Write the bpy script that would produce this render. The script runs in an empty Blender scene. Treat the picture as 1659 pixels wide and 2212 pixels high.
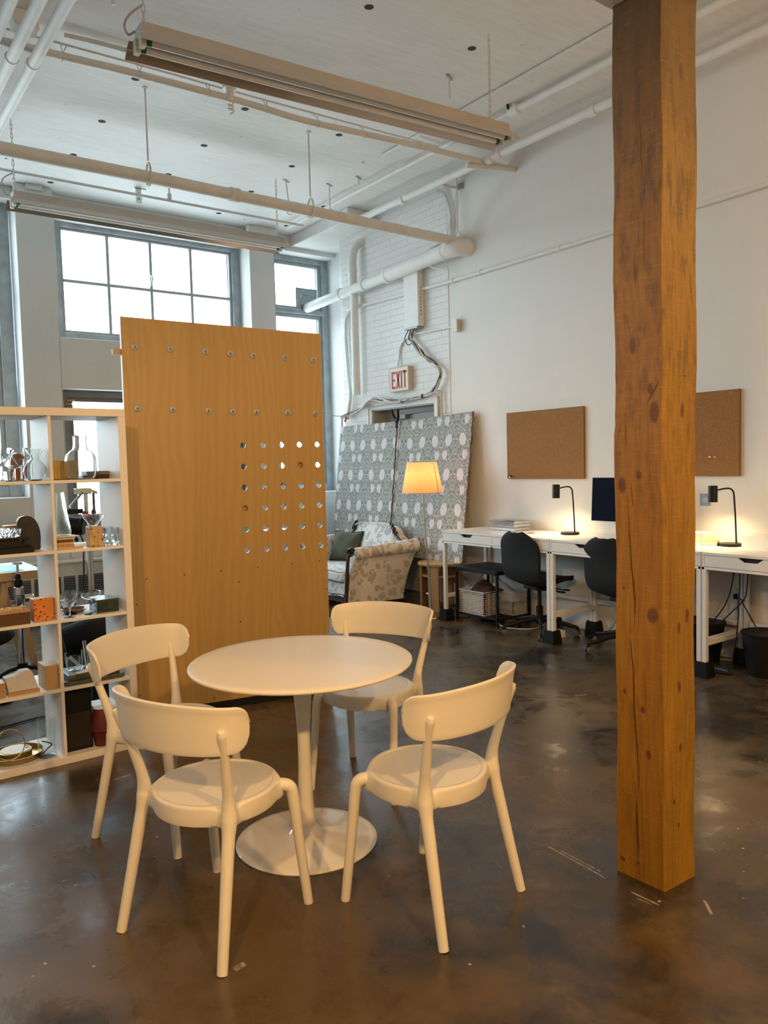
# Studio loft: white cafe set, plywood panel, open shelf, timber post, desks, settee. Metres, camera at (0,0,1.5).
WORLD = 7.8; EXPO = 0.42; BULB = 30; SPOTP = 12; FBULB = 10; FLAMP = 12
LAMPS = [(-.8, -.8, 3.2, 50, .08), (3.7, -.4, 3.1, 85, .1)]
SPOTS = [((-.7, .1, 2.7), (1.6, 2.6, .3), 170, 92), ((1.0, -.9, 2.8), (1.9, 2.4, .2), 165, 88)]
import bpy, math, random
from mathutils import Vector, Matrix
random.seed(7)
PI = math.pi
D = bpy.data
C = bpy.context.scene.collection
scene = bpy.context.scene

# ------------------------------------------------------------------ mesh helpers
class MB:
    def __init__(s): s.v = []; s.f = []; s.uv = None
    def box(s, x0, x1, y0, y1, z0, z1):
        b = len(s.v)
        for z in (z0, z1):
            s.v += [(x0, y0, z), (x1, y0, z), (x1, y1, z), (x0, y1, z)]
        for q in ((0,3,2,1),(4,5,6,7),(0,1,5,4),(1,2,6,5),(2,3,7,6),(3,0,4,7)): s.f.append([b+i for i in q])
        return s
    def obox(s, c, dx, dy, dz, rz=0, rx=0, ry=0):
        m = Matrix.Translation(Vector(c)) @ Matrix.Rotation(rz, 4, 'Z') @ Matrix.Rotation(ry, 4, 'Y') @ Matrix.Rotation(rx, 4, 'X')
        b = len(s.v)
        for z in (-dz/2, dz/2):
            for x, y in ((-dx/2,-dy/2),(dx/2,-dy/2),(dx/2,dy/2),(-dx/2,dy/2)):
                s.v.append(tuple(m @ Vector((x, y, z))))
        for q in ((0,3,2,1),(4,5,6,7),(0,1,5,4),(1,2,6,5),(2,3,7,6),(3,0,4,7)): s.f.append([b+i for i in q])
        return s
    def bar(s, p, q, w, h=None):                       # square bar between two points
        h = h or w; p = Vector(p); q = Vector(q); d = (q-p).normalized()
        up = Vector((0,0,1)) if abs(d.z) < .95 else Vector((0,1,0))
        a = d.cross(up).normalized(); u = a.cross(d)
        b = len(s.v)
        for e in (p, q):
            for i, j in ((-1,-1),(1,-1),(1,1),(-1,1)): s.v.append(tuple(e + a*(w/2*i) + u*(h/2*j)))
        for k in ((0,3,2,1),(4,5,6,7),(0,1,5,4),(1,2,6,5),(2,3,7,6),(3,0,4,7)): s.f.append([b+i for i in k])
        return s
    def tube(s, pts, r, n=10, closed=False, up=None, flat=1.0):
        pts = [Vector(p) for p in pts]; m = len(pts); b = len(s.v)
        rr = r if isinstance(r, (list, tuple)) else [r]*m
        t = []
        for i in range(m):
            if closed: d = pts[(i+1) % m]-pts[i-1]
            elif i == 0: d = pts[1]-pts[0]
            elif i == m-1: d = pts[-1]-pts[-2]
            else: d = pts[i+1]-pts[i-1]
            t.append(d.normalized())
        ref = Vector(up) if up else (Vector((0,0,1)) if abs(t[0].z) < .9 else Vector((1,0,0)))
        a = (ref - t[0]*ref.dot(t[0])).normalized()
        for i in range(m):
            a = (a - t[i]*a.dot(t[i])).normalized(); c = t[i].cross(a)
            for k in range(n):
                g = 2*PI*k/n
                s.v.append(tuple(pts[i] + (a*math.cos(g) + c*math.sin(g)*flat)*rr[i]))
        for i in range(m if closed else m-1):
            j = (i+1) % m
            for k in range(n):
                l = (k+1) % n
                s.f.append([b+i*n+k, b+i*n+l, b+j*n+l, b+j*n+k])
        if not closed:
            s.f.append([b+k for k in range(n)][::-1]); s.f.append([b+(m-1)*n+k for k in range(n)])
        return s
    def lathe(s, prof, c=(0,0,0), n=32, axis='z', sx=1.0, sy=1.0):
        b = len(s.v); c = Vector(c)
        for r, z in prof:
            for k in range(n):
                g = 2*PI*k/n; p = Vector((r*math.cos(g)*sx, r*math.sin(g)*sy, z))
                if axis == 'x': p = Vector((p.z, p.x, p.y))
                elif axis == 'y': p = Vector((p.x, p.z, p.y))
                s.v.append(tuple(c+p))
        for i in range(len(prof)-1):
            for k in range(n):
                l = (k+1) % n
                s.f.append([b+i*n+k, b+i*n+l, b+(i+1)*n+l, b+(i+1)*n+k])
        if prof[0][0] > 1e-5: s.f.append([b+k for k in range(n)][::-1])
        if prof[-1][0] > 1e-5: s.f.append([b+(len(prof)-1)*n+k for k in range(n)])
        return s
    def shell(s, prof, c=(0,0,0), n=32, t=.002, **k):      # open vessel with wall thickness
        inner = [(max(r-t, 1e-6), z+(t if i == 0 else 0)) for i, (r, z) in enumerate(prof)]
        full = [(1e-6, prof[0][1])] + list(prof) + inner[::-1] + [(1e-6, inner[0][1])]
        return s.lathe(full, c, n, **k)
    def prism(s, poly, a, b_, axis='y'):
        b = len(s.v); n = len(poly)
        for e in (a, b_):
            for p, q in poly:
                s.v.append({'y': (p, e, q), 'x': (e, p, q), 'z': (p, q, e)}[axis])
        s.f.append([b+i for i in range(n)]); s.f.append([b+n+i for i in range(n)][::-1])
        for i in range(n):
            j = (i+1) % n; s.f.append([b+i, b+n+i, b+n+j, b+j])
        return s
    def grid(s, fn, nu, nv, closeu=False):
        b = len(s.v)
        for i in range(nu):
            for j in range(nv): s.v.append(tuple(fn(i/(nu if closeu else nu-1), j/(nv-1))))
        for i in range(nu if closeu else nu-1):
            k = (i+1) % nu
            for j in range(nv-1): s.f.append([b+i*nv+j, b+k*nv+j, b+k*nv+j+1, b+i*nv+j+1])
        return s
    def ball(s, c, r, n=16, sx=1, sy=1, sz=1):
        pr = [(max(1e-6, math.sin(PI*i/n)*r), -math.cos(PI*i/n)*r*sz) for i in range(n+1)]
        return s.lathe(pr, c, n*2, sx=sx, sy=sy)
    def quad(s, a, b2, c, d):
        b = len(s.v); s.v += [tuple(a), tuple(b2), tuple(c), tuple(d)]; s.f.append([b, b+1, b+2, b+3]); return s

def spline(pts, n=6):                                   # Catmull-Rom
    P = [Vector(p) for p in pts]; out = []
    for i in range(len(P)-1):
        p0 = P[i-1] if i else P[0]*2-P[1]; p1 = P[i]; p2 = P[i+1]; p3 = P[i+2] if i+2 < len(P) else P[-1]*2-P[-2]
        for k in range(n):
            t = k/n
            out.append(.5*((2*p1)+(p2-p0)*t+(2*p0-5*p1+4*p2-p3)*t*t+(3*p1-p0-3*p2+p3)*t**3))
    out.append(P[-1]); return out
def lerp(a, b, t): return a+(b-a)*t
def interp(xs, ys, x):
    if x <= xs[0]: return ys[0]
    for i in range(len(xs)-1):
        if x <= xs[i+1]: return lerp(ys[i], ys[i+1], (x-xs[i])/(xs[i+1]-xs[i]))
    return ys[-1]

def build(name, mb, mat, parent=None, smooth=False, bevel=0, seg=2, solid=0, sub=0, fix=True, angle=35):
    off = Vector((0,0,0)); p = parent
    while p is not None: off += p.location; p = p.parent
    me = D.meshes.new(name)
    me.from_pydata([tuple(Vector(v)-off) for v in mb.v], [], mb.f)
    if fix:
        import bmesh
        bm = bmesh.new(); bm.from_mesh(me)
        bmesh.ops.remove_doubles(bm, verts=bm.verts, dist=1e-5)
        bmesh.ops.recalc_face_normals(bm, faces=bm.faces); bm.to_mesh(me); bm.free()
    me.materials.append(mat)
    o = D.objects.new(name, me); C.objects.link(o)
    if parent is not None: o.parent = parent
    if smooth:
        for f in me.polygons: f.use_smooth = True
        if angle:
            try: me.set_sharp_from_angle(angle=math.radians(angle))
            except Exception: pass
    if solid:
        m = o.modifiers.new('s', 'SOLIDIFY'); m.thickness = solid; m.offset = 0
    if bevel:
        m = o.modifiers.new('b', 'BEVEL'); m.width = bevel; m.segments = seg; m.limit_method = 'ANGLE'; m.angle_limit = math.radians(40)
    if sub:
        m = o.modifiers.new('u', 'SUBSURF'); m.levels = sub; m.render_levels = sub
    return o
def tag(o, label, cat, group=None):
    o['label'] = label; o['category'] = cat
    if group: o['group'] = group
    return o
def thing(name, label, cat, loc=(0,0,0), group=None):
    o = D.objects.new(name, None); C.objects.link(o); o.location = loc; o.empty_display_size = .1
    return tag(o, label, cat, group)
def single(name, mb, mat, label, cat, group=None, loc=None, **k):
    if loc is None:
        n = len(mb.v); loc = (sum(v[0] for v in mb.v)/n, sum(v[1] for v in mb.v)/n, min(v[2] for v in mb.v))
    m2 = MB(); m2.v = [tuple(Vector(v)-Vector(loc)) for v in mb.v]; m2.f = mb.f
    o = build(name, m2, mat, None, **k); o.location = loc
    return tag(o, label, cat, group)
def struct(name, mb, mat, parent=None, **k):
    o = build(name, mb, mat, parent, **k)
    if parent is None: o['kind'] = 'structure'
    return o
def dup(root, loc, rz=0, label=None):
    def cp(o, par):
        c = o.copy(); C.objects.link(c)
        if par is not None: c.parent = par
        for ch in o.children: cp(ch, c)
        return c
    r = cp(root, None); r.location = loc; r.rotation_euler = (0, 0, rz)
    if label: r['label'] = label
    return r

# ------------------------------------------------------------------ material helpers
class N:
    def __init__(s, name):
        s.m = D.materials.new(name); s.m.use_nodes = True; s.t = s.m.node_tree
        s.b = s.t.nodes['Principled BSDF']; s.out = s.t.nodes['Material Output']
    def n(s, typ, **k):
        o = s.t.nodes.new(typ)
        for a, v in k.items():
            if a.startswith('i_'):
                o.inputs[a[2:].replace('_', ' ')].default_value = v
            else: setattr(o, a, v)
        return o
    def l(s, a, b): s.t.links.new(a, b)
    def setin(s, node, idx, val):
        if hasattr(val, 'is_output') or isinstance(val, bpy.types.NodeSocket): s.l(val, node.inputs[idx])
        else: node.inputs[idx].default_value = val
    def math(s, op, a, b=0.0, c=None, clamp=False):
        o = s.n('ShaderNodeMath', operation=op); o.use_clamp = clamp
        s.setin(o, 0, a); s.setin(o, 1, b)
        if c is not None: s.setin(o, 2, c)
        return o.outputs[0]
    def coord(s, kind='Object'): return s.n('ShaderNodeTexCoord').outputs[kind]
    def mapping(s, co, sc=(1,1,1), rot=(0,0,0), loc=(0,0,0)):
        o = s.n('ShaderNodeMapping'); s.l(co, o.inputs[0])
        o.inputs['Scale'].default_value = sc; o.inputs['Rotation'].default_value = rot; o.inputs['Location'].default_value = loc
        return o.outputs[0]
    def noise(s, co, scale, detail=4, rough=.55, dist=0, out=0):
        o = s.n('ShaderNodeTexNoise'); s.l(co, o.inputs['Vector'])
        o.inputs['Scale'].default_value = scale; o.inputs['Detail'].default_value = detail
        o.inputs['Roughness'].default_value = rough; o.inputs['Distortion'].default_value = dist
        return o.outputs[out]
    def vor(s, co, scale, feature='F1', out=0, rnd=1.0):
        o = s.n('ShaderNodeTexVoronoi', feature=feature); s.l(co, o.inputs['Vector']); o.inputs['Scale'].default_value = scale
        o.inputs['Randomness'].default_value = rnd
        return o.outputs[out]
    def ramp(s, fac, stops, mode='LINEAR'):
        o = s.n('ShaderNodeValToRGB'); o.color_ramp.interpolation = mode; s.l(fac, o.inputs[0])
        e = o.color_ramp.elements
        while len(e) < len(stops): e.new(.5)
        for k, (p, c) in enumerate(stops):
            e[k].position = p; e[k].color = (*c, 1) if len(c) == 3 else c
        return o.outputs[0]
    def mix(s, fac, a, b, typ='MIX'):
        o = s.n('ShaderNodeMix', data_type='RGBA', blend_type=typ)
        s.setin(o, 0, fac)
        for i, v in ((6, a), (7, b)):
            if isinstance(v, tuple): o.inputs[i].default_value = (*v, 1) if len(v) == 3 else v
            else: s.l(v, o.inputs[i])
        return o.outputs[2]
    def bump(s, h, strength=.3, dist=.01):
        o = s.n('ShaderNodeBump'); s.l(h, o.inputs['Height']); o.inputs['Strength'].default_value = strength; o.inputs['Distance'].default_value = dist
        s.l(o.outputs[0], s.b.inputs['Normal']); return o
    def sep(s, co):
        o = s.n('ShaderNodeSeparateXYZ'); s.l(co, o.inputs[0]); return o.outputs
    def comb(s, x, y, z):
        o = s.n('ShaderNodeCombineXYZ')
        for i, v in enumerate((x, y, z)): s.setin(o, i, v)
        return o.outputs[0]
    def base(s, v):
        if isinstance(v, tuple): s.b.inputs['Base Color'].default_value = (*v, 1)
        else: s.l(v, s.b.inputs['Base Color'])
    def rough(s, v):
        if isinstance(v, (int, float)): s.b.inputs['Roughness'].default_value = v
        else: s.l(v, s.b.inputs['Roughness'])
    def ellipse(s, u, v, cu, cv, a, b, rot=0):            # squared normalised distance
        du = s.math('SUBTRACT', u, cu); dv = s.math('SUBTRACT', v, cv)
        if rot:
            c, q = math.cos(rot), math.sin(rot)
            du, dv = s.math('ADD', s.math('MULTIPLY', du, c), s.math('MULTIPLY', dv, q)), s.math('SUBTRACT', s.math('MULTIPLY', dv, c), s.math('MULTIPLY', du, q))
        du = s.math('DIVIDE', du, a); dv = s.math('DIVIDE', dv, b)
        return s.math('ADD', s.math('MULTIPLY', du, du), s.math('MULTIPLY', dv, dv))
    def below(s, x, lim, soft):                            # 1 below lim fading to 0 over soft
        return s.math('DIVIDE', s.math('SUBTRACT', lim+soft, x), soft, clamp=True)

def flat(name, col, rough=.5, metal=0, spec=.5, nz=0, nscale=40, emit=None, estr=0, coat=0, bump=0):
    k = N(name); k.rough(rough); k.b.inputs['Metallic'].default_value = metal
    k.b.inputs['Specular IOR Level'].default_value = spec
    if coat: k.b.inputs['Coat Weight'].default_value = coat; k.b.inputs['Coat Roughness'].default_value = .1
    co = k.coord()
    if nz:
        f = k.noise(co, nscale, 4)
        k.base(k.ramp(f, [(.3, tuple(c*(1-nz) for c in col)), (.7, tuple(min(1, c*(1+nz)) for c in col))]))
    else:
        f = k.noise(co, nscale, 2)
        k.base(k.mix(f, tuple(c*.985 for c in col), col))
    if bump: k.bump(k.noise(co, nscale, 5), bump, .003)
    if emit: k.b.inputs['Emission Color'].default_value = (*emit, 1); k.b.inputs['Emission Strength'].default_value = estr
    return k.m
# ------------------------------------------------------------------ materials
def m_plaster(name, col, streak=.04):
    k = N(name); co = k.coord(); a = k.noise(co, 1.3, 5, .6); b = k.noise(k.mapping(co, (1, 1, .25)), 6, 6, .65)
    f = k.math('ADD', k.math('MULTIPLY', a, .6), k.math('MULTIPLY', b, .4))
    k.base(k.ramp(f, [(.3, tuple(c*(1-streak) for c in col)), (.65, col)])); k.rough(.62)
    k.bump(k.noise(co, 9, 8, .7), .25, .01); return k.m
wall_m = m_plaster('painted_plaster', (.80, .795, .765))
pier_m = m_plaster('pier_paint', (.70, .71, .70), .08)
def m_ceiling():
    k = N('ceiling_paint'); co = k.coord(); a = k.noise(co, .9, 6, .6)
    b = k.noise(k.mapping(co, (1.2, 9, 1), (0, 0, .15)), 3, 6, .7)
    sp = k.below(k.vor(co, 3.2), .035, .02); sp2 = k.below(k.vor(k.mapping(co, (1, 2.2, 1)), 1.6), .018, .02)
    c = k.ramp(k.math('ADD', k.math('MULTIPLY', a, .5), k.math('MULTIPLY', b, .5)), [(.35, (.70, .69, .66)), (.55, (.79, .785, .76))])
    c = k.mix(k.math('MULTIPLY', k.math('ADD', sp, sp2, clamp=True), .35), c, (.35, .32, .28))
    k.base(c); k.rough(.6); k.bump(b, .35, .012); return k.m
ceil_m = m_ceiling()
def m_brick():
    k = N('painted_brick'); co = k.coord(); x, y, z = k.sep(co)
    bv = k.comb(y, z, 0.0); bv = k.mapping(bv, (1, 1, 1))
    wob = k.noise(co, 5, 3, out=1)
    mixv = k.n('ShaderNodeVectorMath', operation='MULTIPLY_ADD'); k.l(wob, mixv.inputs[0]); mixv.inputs[1].default_value = (.012,.012,0); k.l(bv, mixv.inputs[2])
    br = k.n('ShaderNodeTexBrick'); k.l(mixv.outputs[0], br.inputs['Vector'])
    br.inputs['Scale'].default_value = 1; br.inputs['Brick Width'].default_value = .215; br.inputs['Row Height'].default_value = .072
    br.inputs['Mortar Size'].default_value = .006; br.inputs['Mortar Smooth'].default_value = .8; br.inputs['Bias'].default_value = -.2
    br.inputs['Color1'].default_value = (.80,.805,.79,1); br.inputs['Color2'].default_value = (.785,.79,.775,1); br.inputs['Mortar'].default_value = (.775,.78,.765,1)
    n1 = k.noise(co, 14, 6, .7)
    k.base(k.mix(k.math('MULTIPLY', k.below(k.vor(co, 6.5), .05, .03), .35), br.outputs[0], (.45,.44,.42)))
    h = k.math('ADD', k.math('MULTIPLY', k.math('SUBTRACT', 1.0, br.outputs[1]), .8), k.math('MULTIPLY', n1, .55))
    k.rough(.55); k.bump(h, .55, .010); return k.m
brick_m = m_brick()
SCR = [(1.102,3.77,1.204,3.779,.010,.75),(2.228,2.01,2.21,1.711,.004,.55),(2.24,1.953,2.232,1.747,.005,.35),(2.205,1.607,2.21,1.494,.004,.6),(2.187,1.57,2.194,1.511,.003,.4),(2.353,1.421,2.294,1.357,.006,.65),(3.825,3.202,3.909,3.168,.012,.4),(.938,2.086,.98,2.094,.012,.5)]
def m_floor():
    k = N('sealed_concrete'); co = k.coord(); x, y, z = k.sep(co)
    big = k.noise(co, .75, 8, .62, .6); mid = k.noise(co, 3.6, 9, .68, .4); fine = k.noise(co, 26, 8, .7)
    f = k.math('ADD', k.math('ADD', k.math('MULTIPLY', big, .5), k.math('MULTIPLY', mid, .38)), k.math('MULTIPLY', fine, .12))
    c = k.ramp(f, [(.41, (.017,.013,.010)), (.47, (.038,.029,.020)), (.52, (.066,.050,.033)), (.60, (.140,.110,.075))])
    warm = k.noise(k.mapping(co, (1,1,1), (0,0,.5), (3.1,1.7,0)), 1.1, 5, .6)
    c = k.mix(k.ramp(warm, [(.47, (0,0,0)), (.57, (.6,.6,.6))]), c, (.115,.073,.024))
    pale = k.noise(k.mapping(co, (1,1,1), (0,0,1), (9,4,0)), 1.9, 9, .72)
    c = k.mix(k.ramp(pale, [(.52, (0,0,0)), (.80, (.34,.34,.34))]), c, (.22,.185,.15))
    sp = k.below(k.vor(co, 11), .045, .02)
    nz = k.ramp(k.noise(co, 7, 2), [(.52, (0,0,0)), (.56, (1,1,1))])
    c = k.mix(k.math('MULTIPLY', k.math('MULTIPLY', sp, nz), .75), c, (.55,.5,.42))
    # worn scratches and paint dabs with a shape of their own
    for x0, y0, x1, y1, w, a in SCR:
        dx, dy = x1-x0, y1-y0; L = math.hypot(dx, dy); dx, dy = dx/L, dy/L
        px = k.math('SUBTRACT', x, x0); py = k.math('SUBTRACT', y, y0)
        t = k.math('ADD', k.math('MULTIPLY', px, dx), k.math('MULTIPLY', py, dy))
        d = k.math('ABSOLUTE', k.math('SUBTRACT', k.math('MULTIPLY', py, dx), k.math('MULTIPLY', px, dy)))
        m = k.math('MULTIPLY', k.below(d, w*.4, w*.8), k.below(k.math('ABSOLUTE', k.math('SUBTRACT', t, L/2)), L*.42, L*.08))
        m = k.math('MULTIPLY', m, k.ramp(k.noise(co, 60, 4), [(.35, (.25,.25,.25)), (.6, (1,1,1))]))
        c = k.mix(k.math('MULTIPLY', m, a), c, (.62,.57,.48))
    k.base(c); k.rough(k.ramp(mid, [(.40, (.20,.20,.20)), (.60, (.42,.42,.42))]))
    k.b.inputs['Specular IOR Level'].default_value = .5
    k.b.inputs['Coat Weight'].default_value = .15; k.b.inputs['Coat Roughness'].default_value = .22
    k.bump(k.math('ADD', k.math('MULTIPLY', mid, .5), k.math('MULTIPLY', fine, .5)), .10, .004); return k.m
floor_m = m_floor()
def m_ply():
    k = N('maple_plywood'); co = k.coord(); x, y, z = k.sep(co)
    warpz = k.noise(k.mapping(co, (1.6, 1.6, .35)), 2.2, 3, .5, .3)
    u = k.math('ADD', x, k.math('MULTIPLY', warpz, .33))
    w = k.n('ShaderNodeTexWave', wave_type='BANDS', bands_direction='X'); k.l(k.comb(u, 0.0, k.math('MULTIPLY', z, .06)), w.inputs[0])
    w.inputs['Scale'].default_value = 6; w.inputs['Distortion'].default_value = 2.5; w.inputs['Detail'].default_value = 3; w.inputs['Detail Scale'].default_value = 1.2
    fib = k.noise(k.mapping(co, (60, 60, 1.3)), 3, 5, .6)
    leaf = k.ramp(k.noise(k.comb(k.math('FLOOR', k.math('MULTIPLY', x, 5.5)), 0.0, 0.0), 9.7, 0), [(.3, (.93,.93,.93)), (.7, (1.05,1.04,1.03))])
    f = k.math('ADD', k.math('MULTIPLY', w.outputs[1], .3), k.math('MULTIPLY', fib, .7))
    c = k.ramp(f, [(.2, (.405,.258,.086)), (.5, (.440,.286,.102)), (.8, (.475,.315,.118))])
    k.base(k.mix(1.0, c, leaf, 'MULTIPLY')); k.rough(.42); k.bump(fib, .08, .002); return k.m
ply_m = m_ply()
def m_wood(name, c0, c1, scale=1, axis=2, rough=.5, ring=14):
    k = N(name); co = k.coord(); sc = [22*scale]*3; sc[axis] = 1.4*scale
    f = k.noise(k.mapping(co, tuple(sc)), 2.2, 6, .6, .8); g = k.noise(co, 3*scale, 3)
    k.base(k.mix(k.math('MULTIPLY', g, .35), k.ramp(f, [(.3, c0), (.7, c1)]), c0)); k.rough(rough); k.bump(f, .12, .003); return k.m
birch_m = m_wood('birch_wood', (.50,.33,.17), (.62,.44,.25))
endtable_m = m_wood('oak_veneer', (.42,.26,.11), (.55,.36,.17))
mahog_m = m_wood('dark_mahogany', (.028,.012,.008), (.06,.024,.014), rough=.28)
stool_m = m_wood('light_block_wood', (.36,.22,.10), (.48,.31,.15))
# timber post: u runs round the post (left face 0-.19, right face .19-.375)
KNOT = [(.071,1.883,.013,.030),(.141,1.73,.012,.018),(.160,1.65,.020,.036),(.031,1.405,.017,.028),(.10,1.439,.011,.018),(.152,.96,.024,.026),(.031,1.043,.005,.007),(.033,.671,.007,.010),(.106,.621,.010,.012),
        (.128,.467,.010,.018),(.024,.053,.010,.010),(.088,.064,.006,.008),(.286,2.769,.012,.028),(.305,1.771,.004,.006),(.296,1.656,.012,.026),(.281,.909,.009,.022),(.332,.945,.012,.026),(.278,.704,.010,.022),(.28,.489,.008,.016),(.246,.304,.008,.010),(.277,.213,.006,.010)]
def m_timber():
    k = N('fir_timber'); co = k.coord('UV'); u, z, _ = k.sep(co); oc = k.coord()
    warp = None; mask = None; ringm = None
    for a, b, ra, rb in KNOT:
        d = k.ellipse(u, z, a, b, ra, rb)
        e = k.math('DIVIDE', 1.0, k.math('ADD', 1.0, k.math('MULTIPLY', d, d)))
        m = k.below(d, .55, .75)
        warp = e if warp is None else k.math('ADD', warp, e)
        mask = m if mask is None else k.math('MAXIMUM', mask, m)
    zz = k.math('MULTIPLY', z, .05)
    uu = k.math('ADD', k.math('MULTIPLY', u, 1.0), k.math('MULTIPLY', warp, .03))
    slow = k.noise(k.comb(k.math('MULTIPLY', u, 2.2), k.math('MULTIPLY', z, .55), 0.0), 2.4, 4, .55, .6)
    wv = k.n('ShaderNodeTexWave', wave_type='BANDS', bands_direction='X'); k.l(k.comb(k.math('ADD', uu, k.math('MULTIPLY', slow, .25)), zz, 0.0), wv.inputs[0])
    wv.inputs['Scale'].default_value = 9; wv.inputs['Distortion'].default_value = 2.0; wv.inputs['Detail'].default_value = 4; wv.inputs['Detail Scale'].default_value = 2
    fib = k.noise(k.comb(k.math('MULTIPLY', uu, 90.0), k.math('MULTIPLY', z, 2.0), 0.0), 2, 6, .65, .3)
    saw = k.noise(k.mapping(k.comb(u, z, 0.0), (4, 60, 1), (0, 0, -.45)), 3, 4, .6)
    f = k.math('ADD', k.math('ADD', k.math('MULTIPLY', wv.outputs[1], .10), k.math('MULTIPLY', fib, .34)), k.math('MULTIPLY', slow, .56))
    c = k.ramp(f, [(.28, (.14,.056,.003)), (.42, (.235,.106,.004)), (.58, (.305,.146,.005)), (.76, (.38,.200,.010))])
    right = k.math('GREATER_THAN', u, .189)
    c = k.mix(k.math('MULTIPLY', right, .55), c, k.ramp(f, [(.30, (.17,.090,.006)), (.5, (.27,.155,.010)), (.72, (.38,.240,.022))]))
    # older weathered stain in patches near the top
    st = k.noise(k.comb(k.math('MULTIPLY', u, 16.0), k.math('MULTIPLY', z, 3.5), 0.0), 1.5, 8, .72)
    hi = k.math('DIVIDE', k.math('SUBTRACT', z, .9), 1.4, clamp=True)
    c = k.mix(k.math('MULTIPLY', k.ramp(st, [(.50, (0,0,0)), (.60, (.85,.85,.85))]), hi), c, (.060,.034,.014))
    c = k.mix(k.math('MULTIPLY', k.math('DIVIDE', k.math('SUBTRACT', z, 1.3), 1.6, clamp=True), .75), c, (.105,.066,.028))  # overall tone also turns darker and greyer towards the top
    c = k.mix(k.math('MULTIPLY', mask, .85), c, (.075,.028,.006))
    c = k.mix(k.math('MULTIPLY', k.ramp(saw, [(.55, (0,0,0)), (.7, (1,1,1))]), .16), c, (.58,.33,.09))
    k.base(c); k.rough(.55); k.bump(k.math('ADD', k.math('ADD', fib, k.math('MULTIPLY', saw, .6)), k.math('MULTIPLY', st, .5)), .4, .006); return k.m
timber_m = m_timber()
def m_wallpaper():
    k = N('floral_wallpaper'); co = k.coord('UV'); u, v, _ = k.sep(co)
    P, Q = .43, .36
    mu = k.math('ABSOLUTE', k.math('SUBTRACT', k.math('WRAP', u, P, 0.0), P/2))            # mirrored pairs
    mv = k.math('WRAP', v, Q, 0.0)
    mu2 = k.math('ABSOLUTE', k.math('SUBTRACT', k.math('WRAP', k.math('ADD', u, P/2), P, 0.0), P/2))
    big = k.ellipse(mu, mv, .107, .24, .053, .070, .28); sm = k.ellipse(mu2, mv, .062, .085, .038, .050, -.2)
    # petal edge waviness
    an = k.n('ShaderNodeMath', operation='ARCTAN2'); k.l(k.math('SUBTRACT', mv, .30), an.inputs[0]); k.l(k.math('SUBTRACT', mu, .085), an.inputs[1])
    wav = k.math('MULTIPLY', k.math('SINE', k.math('MULTIPLY', an.outputs[0], 20.0)), .13)
    bm = k.below(k.math('ADD', big, wav), .85, .15); smm = k.below(k.math('ADD', sm, k.math('MULTIPLY', wav, .8)), .85, .2)
    vein = k.math('ADD', .5, k.math('MULTIPLY', k.math('SINE', k.math('MULTIPLY', an.outputs[0], 24.0)), .5))
    # scrolling stems: curves of a mirrored sine field plus small leaves
    s1 = k.math('ABSOLUTE', k.math('SINE', k.math('ADD', k.math('MULTIPLY', mu, 42.0), k.math('MULTIPLY', k.math('SINE', k.math('MULTIPLY', v, 2*PI/Q)), 3.4))))
    s2 = k.math('ABSOLUTE', k.math('SINE', k.math('ADD', k.math('MULTIPLY', mv, 46.0), k.math('MULTIPLY', k.math('SINE', k.math('MULTIPLY', mu, 34.0)), 2.6))))
    cv = k.comb(mu, mv, 0.0)
    s3 = k.n('ShaderNodeTexVoronoi', feature='DISTANCE_TO_EDGE'); k.l(k.mapping(cv, (1,1,1), (0,0,.6)), s3.inputs['Vector']); s3.inputs['Scale'].default_value = 26
    dots = k.below(k.vor(cv, 24), .20, .05)
    lines = k.math('MAXIMUM', k.below(s1, .16, .14), k.below(s2, .14, .14))
    dark = k.below(s3.outputs[0], .07, .05)
    c = k.mix(k.math('MULTIPLY', dark, .62), (.35,.352,.315), (.10,.108,.105))
    c = k.mix(k.math('MULTIPLY', lines, .34), c, (.60,.605,.54))
    c = k.mix(k.math('MULTIPLY', dots, .65), c, (.70,.69,.65))
    pet = k.mix(k.math('MULTIPLY', vein, .6), (.74,.71,.71), (.52,.48,.50))
    halo = k.below(big, 1.15, .25); halo2 = k.below(sm, 1.2, .3)
    c = k.mix(k.math('MULTIPLY', k.math('MAXIMUM', halo, halo2), .55), c, (.22,.23,.21))
    c = k.mix(k.math('MAXIMUM', bm, smm), c, pet)
    k.base(c); k.rough(.7); return k.m
paper_m = m_wallpaper()
def m_sofa():
    k = N('floral_upholstery'); co = k.coord()
    d = k.noise(co, 3.5, 2, out=1); ad = k.n('ShaderNodeVectorMath', operation='MULTIPLY_ADD'); k.l(d, ad.inputs[0]); ad.inputs[1].default_value = (.09,.09,.09); k.l(co, ad.inputs[2])
    v = k.vor(ad.outputs[0], 12); v2 = k.vor(ad.outputs[0], 26)
    a = k.below(v, .50, .05); a = k.math('MULTIPLY', a, k.below(v2, .62, .08)); b = k.below(k.vor(ad.outputs[0], 15), .16, .04)
    tint = k.noise(co, 2, 2)
    fl = k.ramp(tint, [(.42, (.36,.345,.35)), (.60, (.46,.43,.38))])
    c = k.mix(k.math('MULTIPLY', a, .85), (.72,.70,.655), fl); c = k.mix(k.math('MULTIPLY', b, .5), c, (.48,.46,.42))
    k.base(c); k.rough(.85); k.bump(k.noise(co, 120, 3), .2, .002); k.b.inputs['Sheen Weight'].default_value = .2; return k.m
sofa_m = m_sofa()
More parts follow.
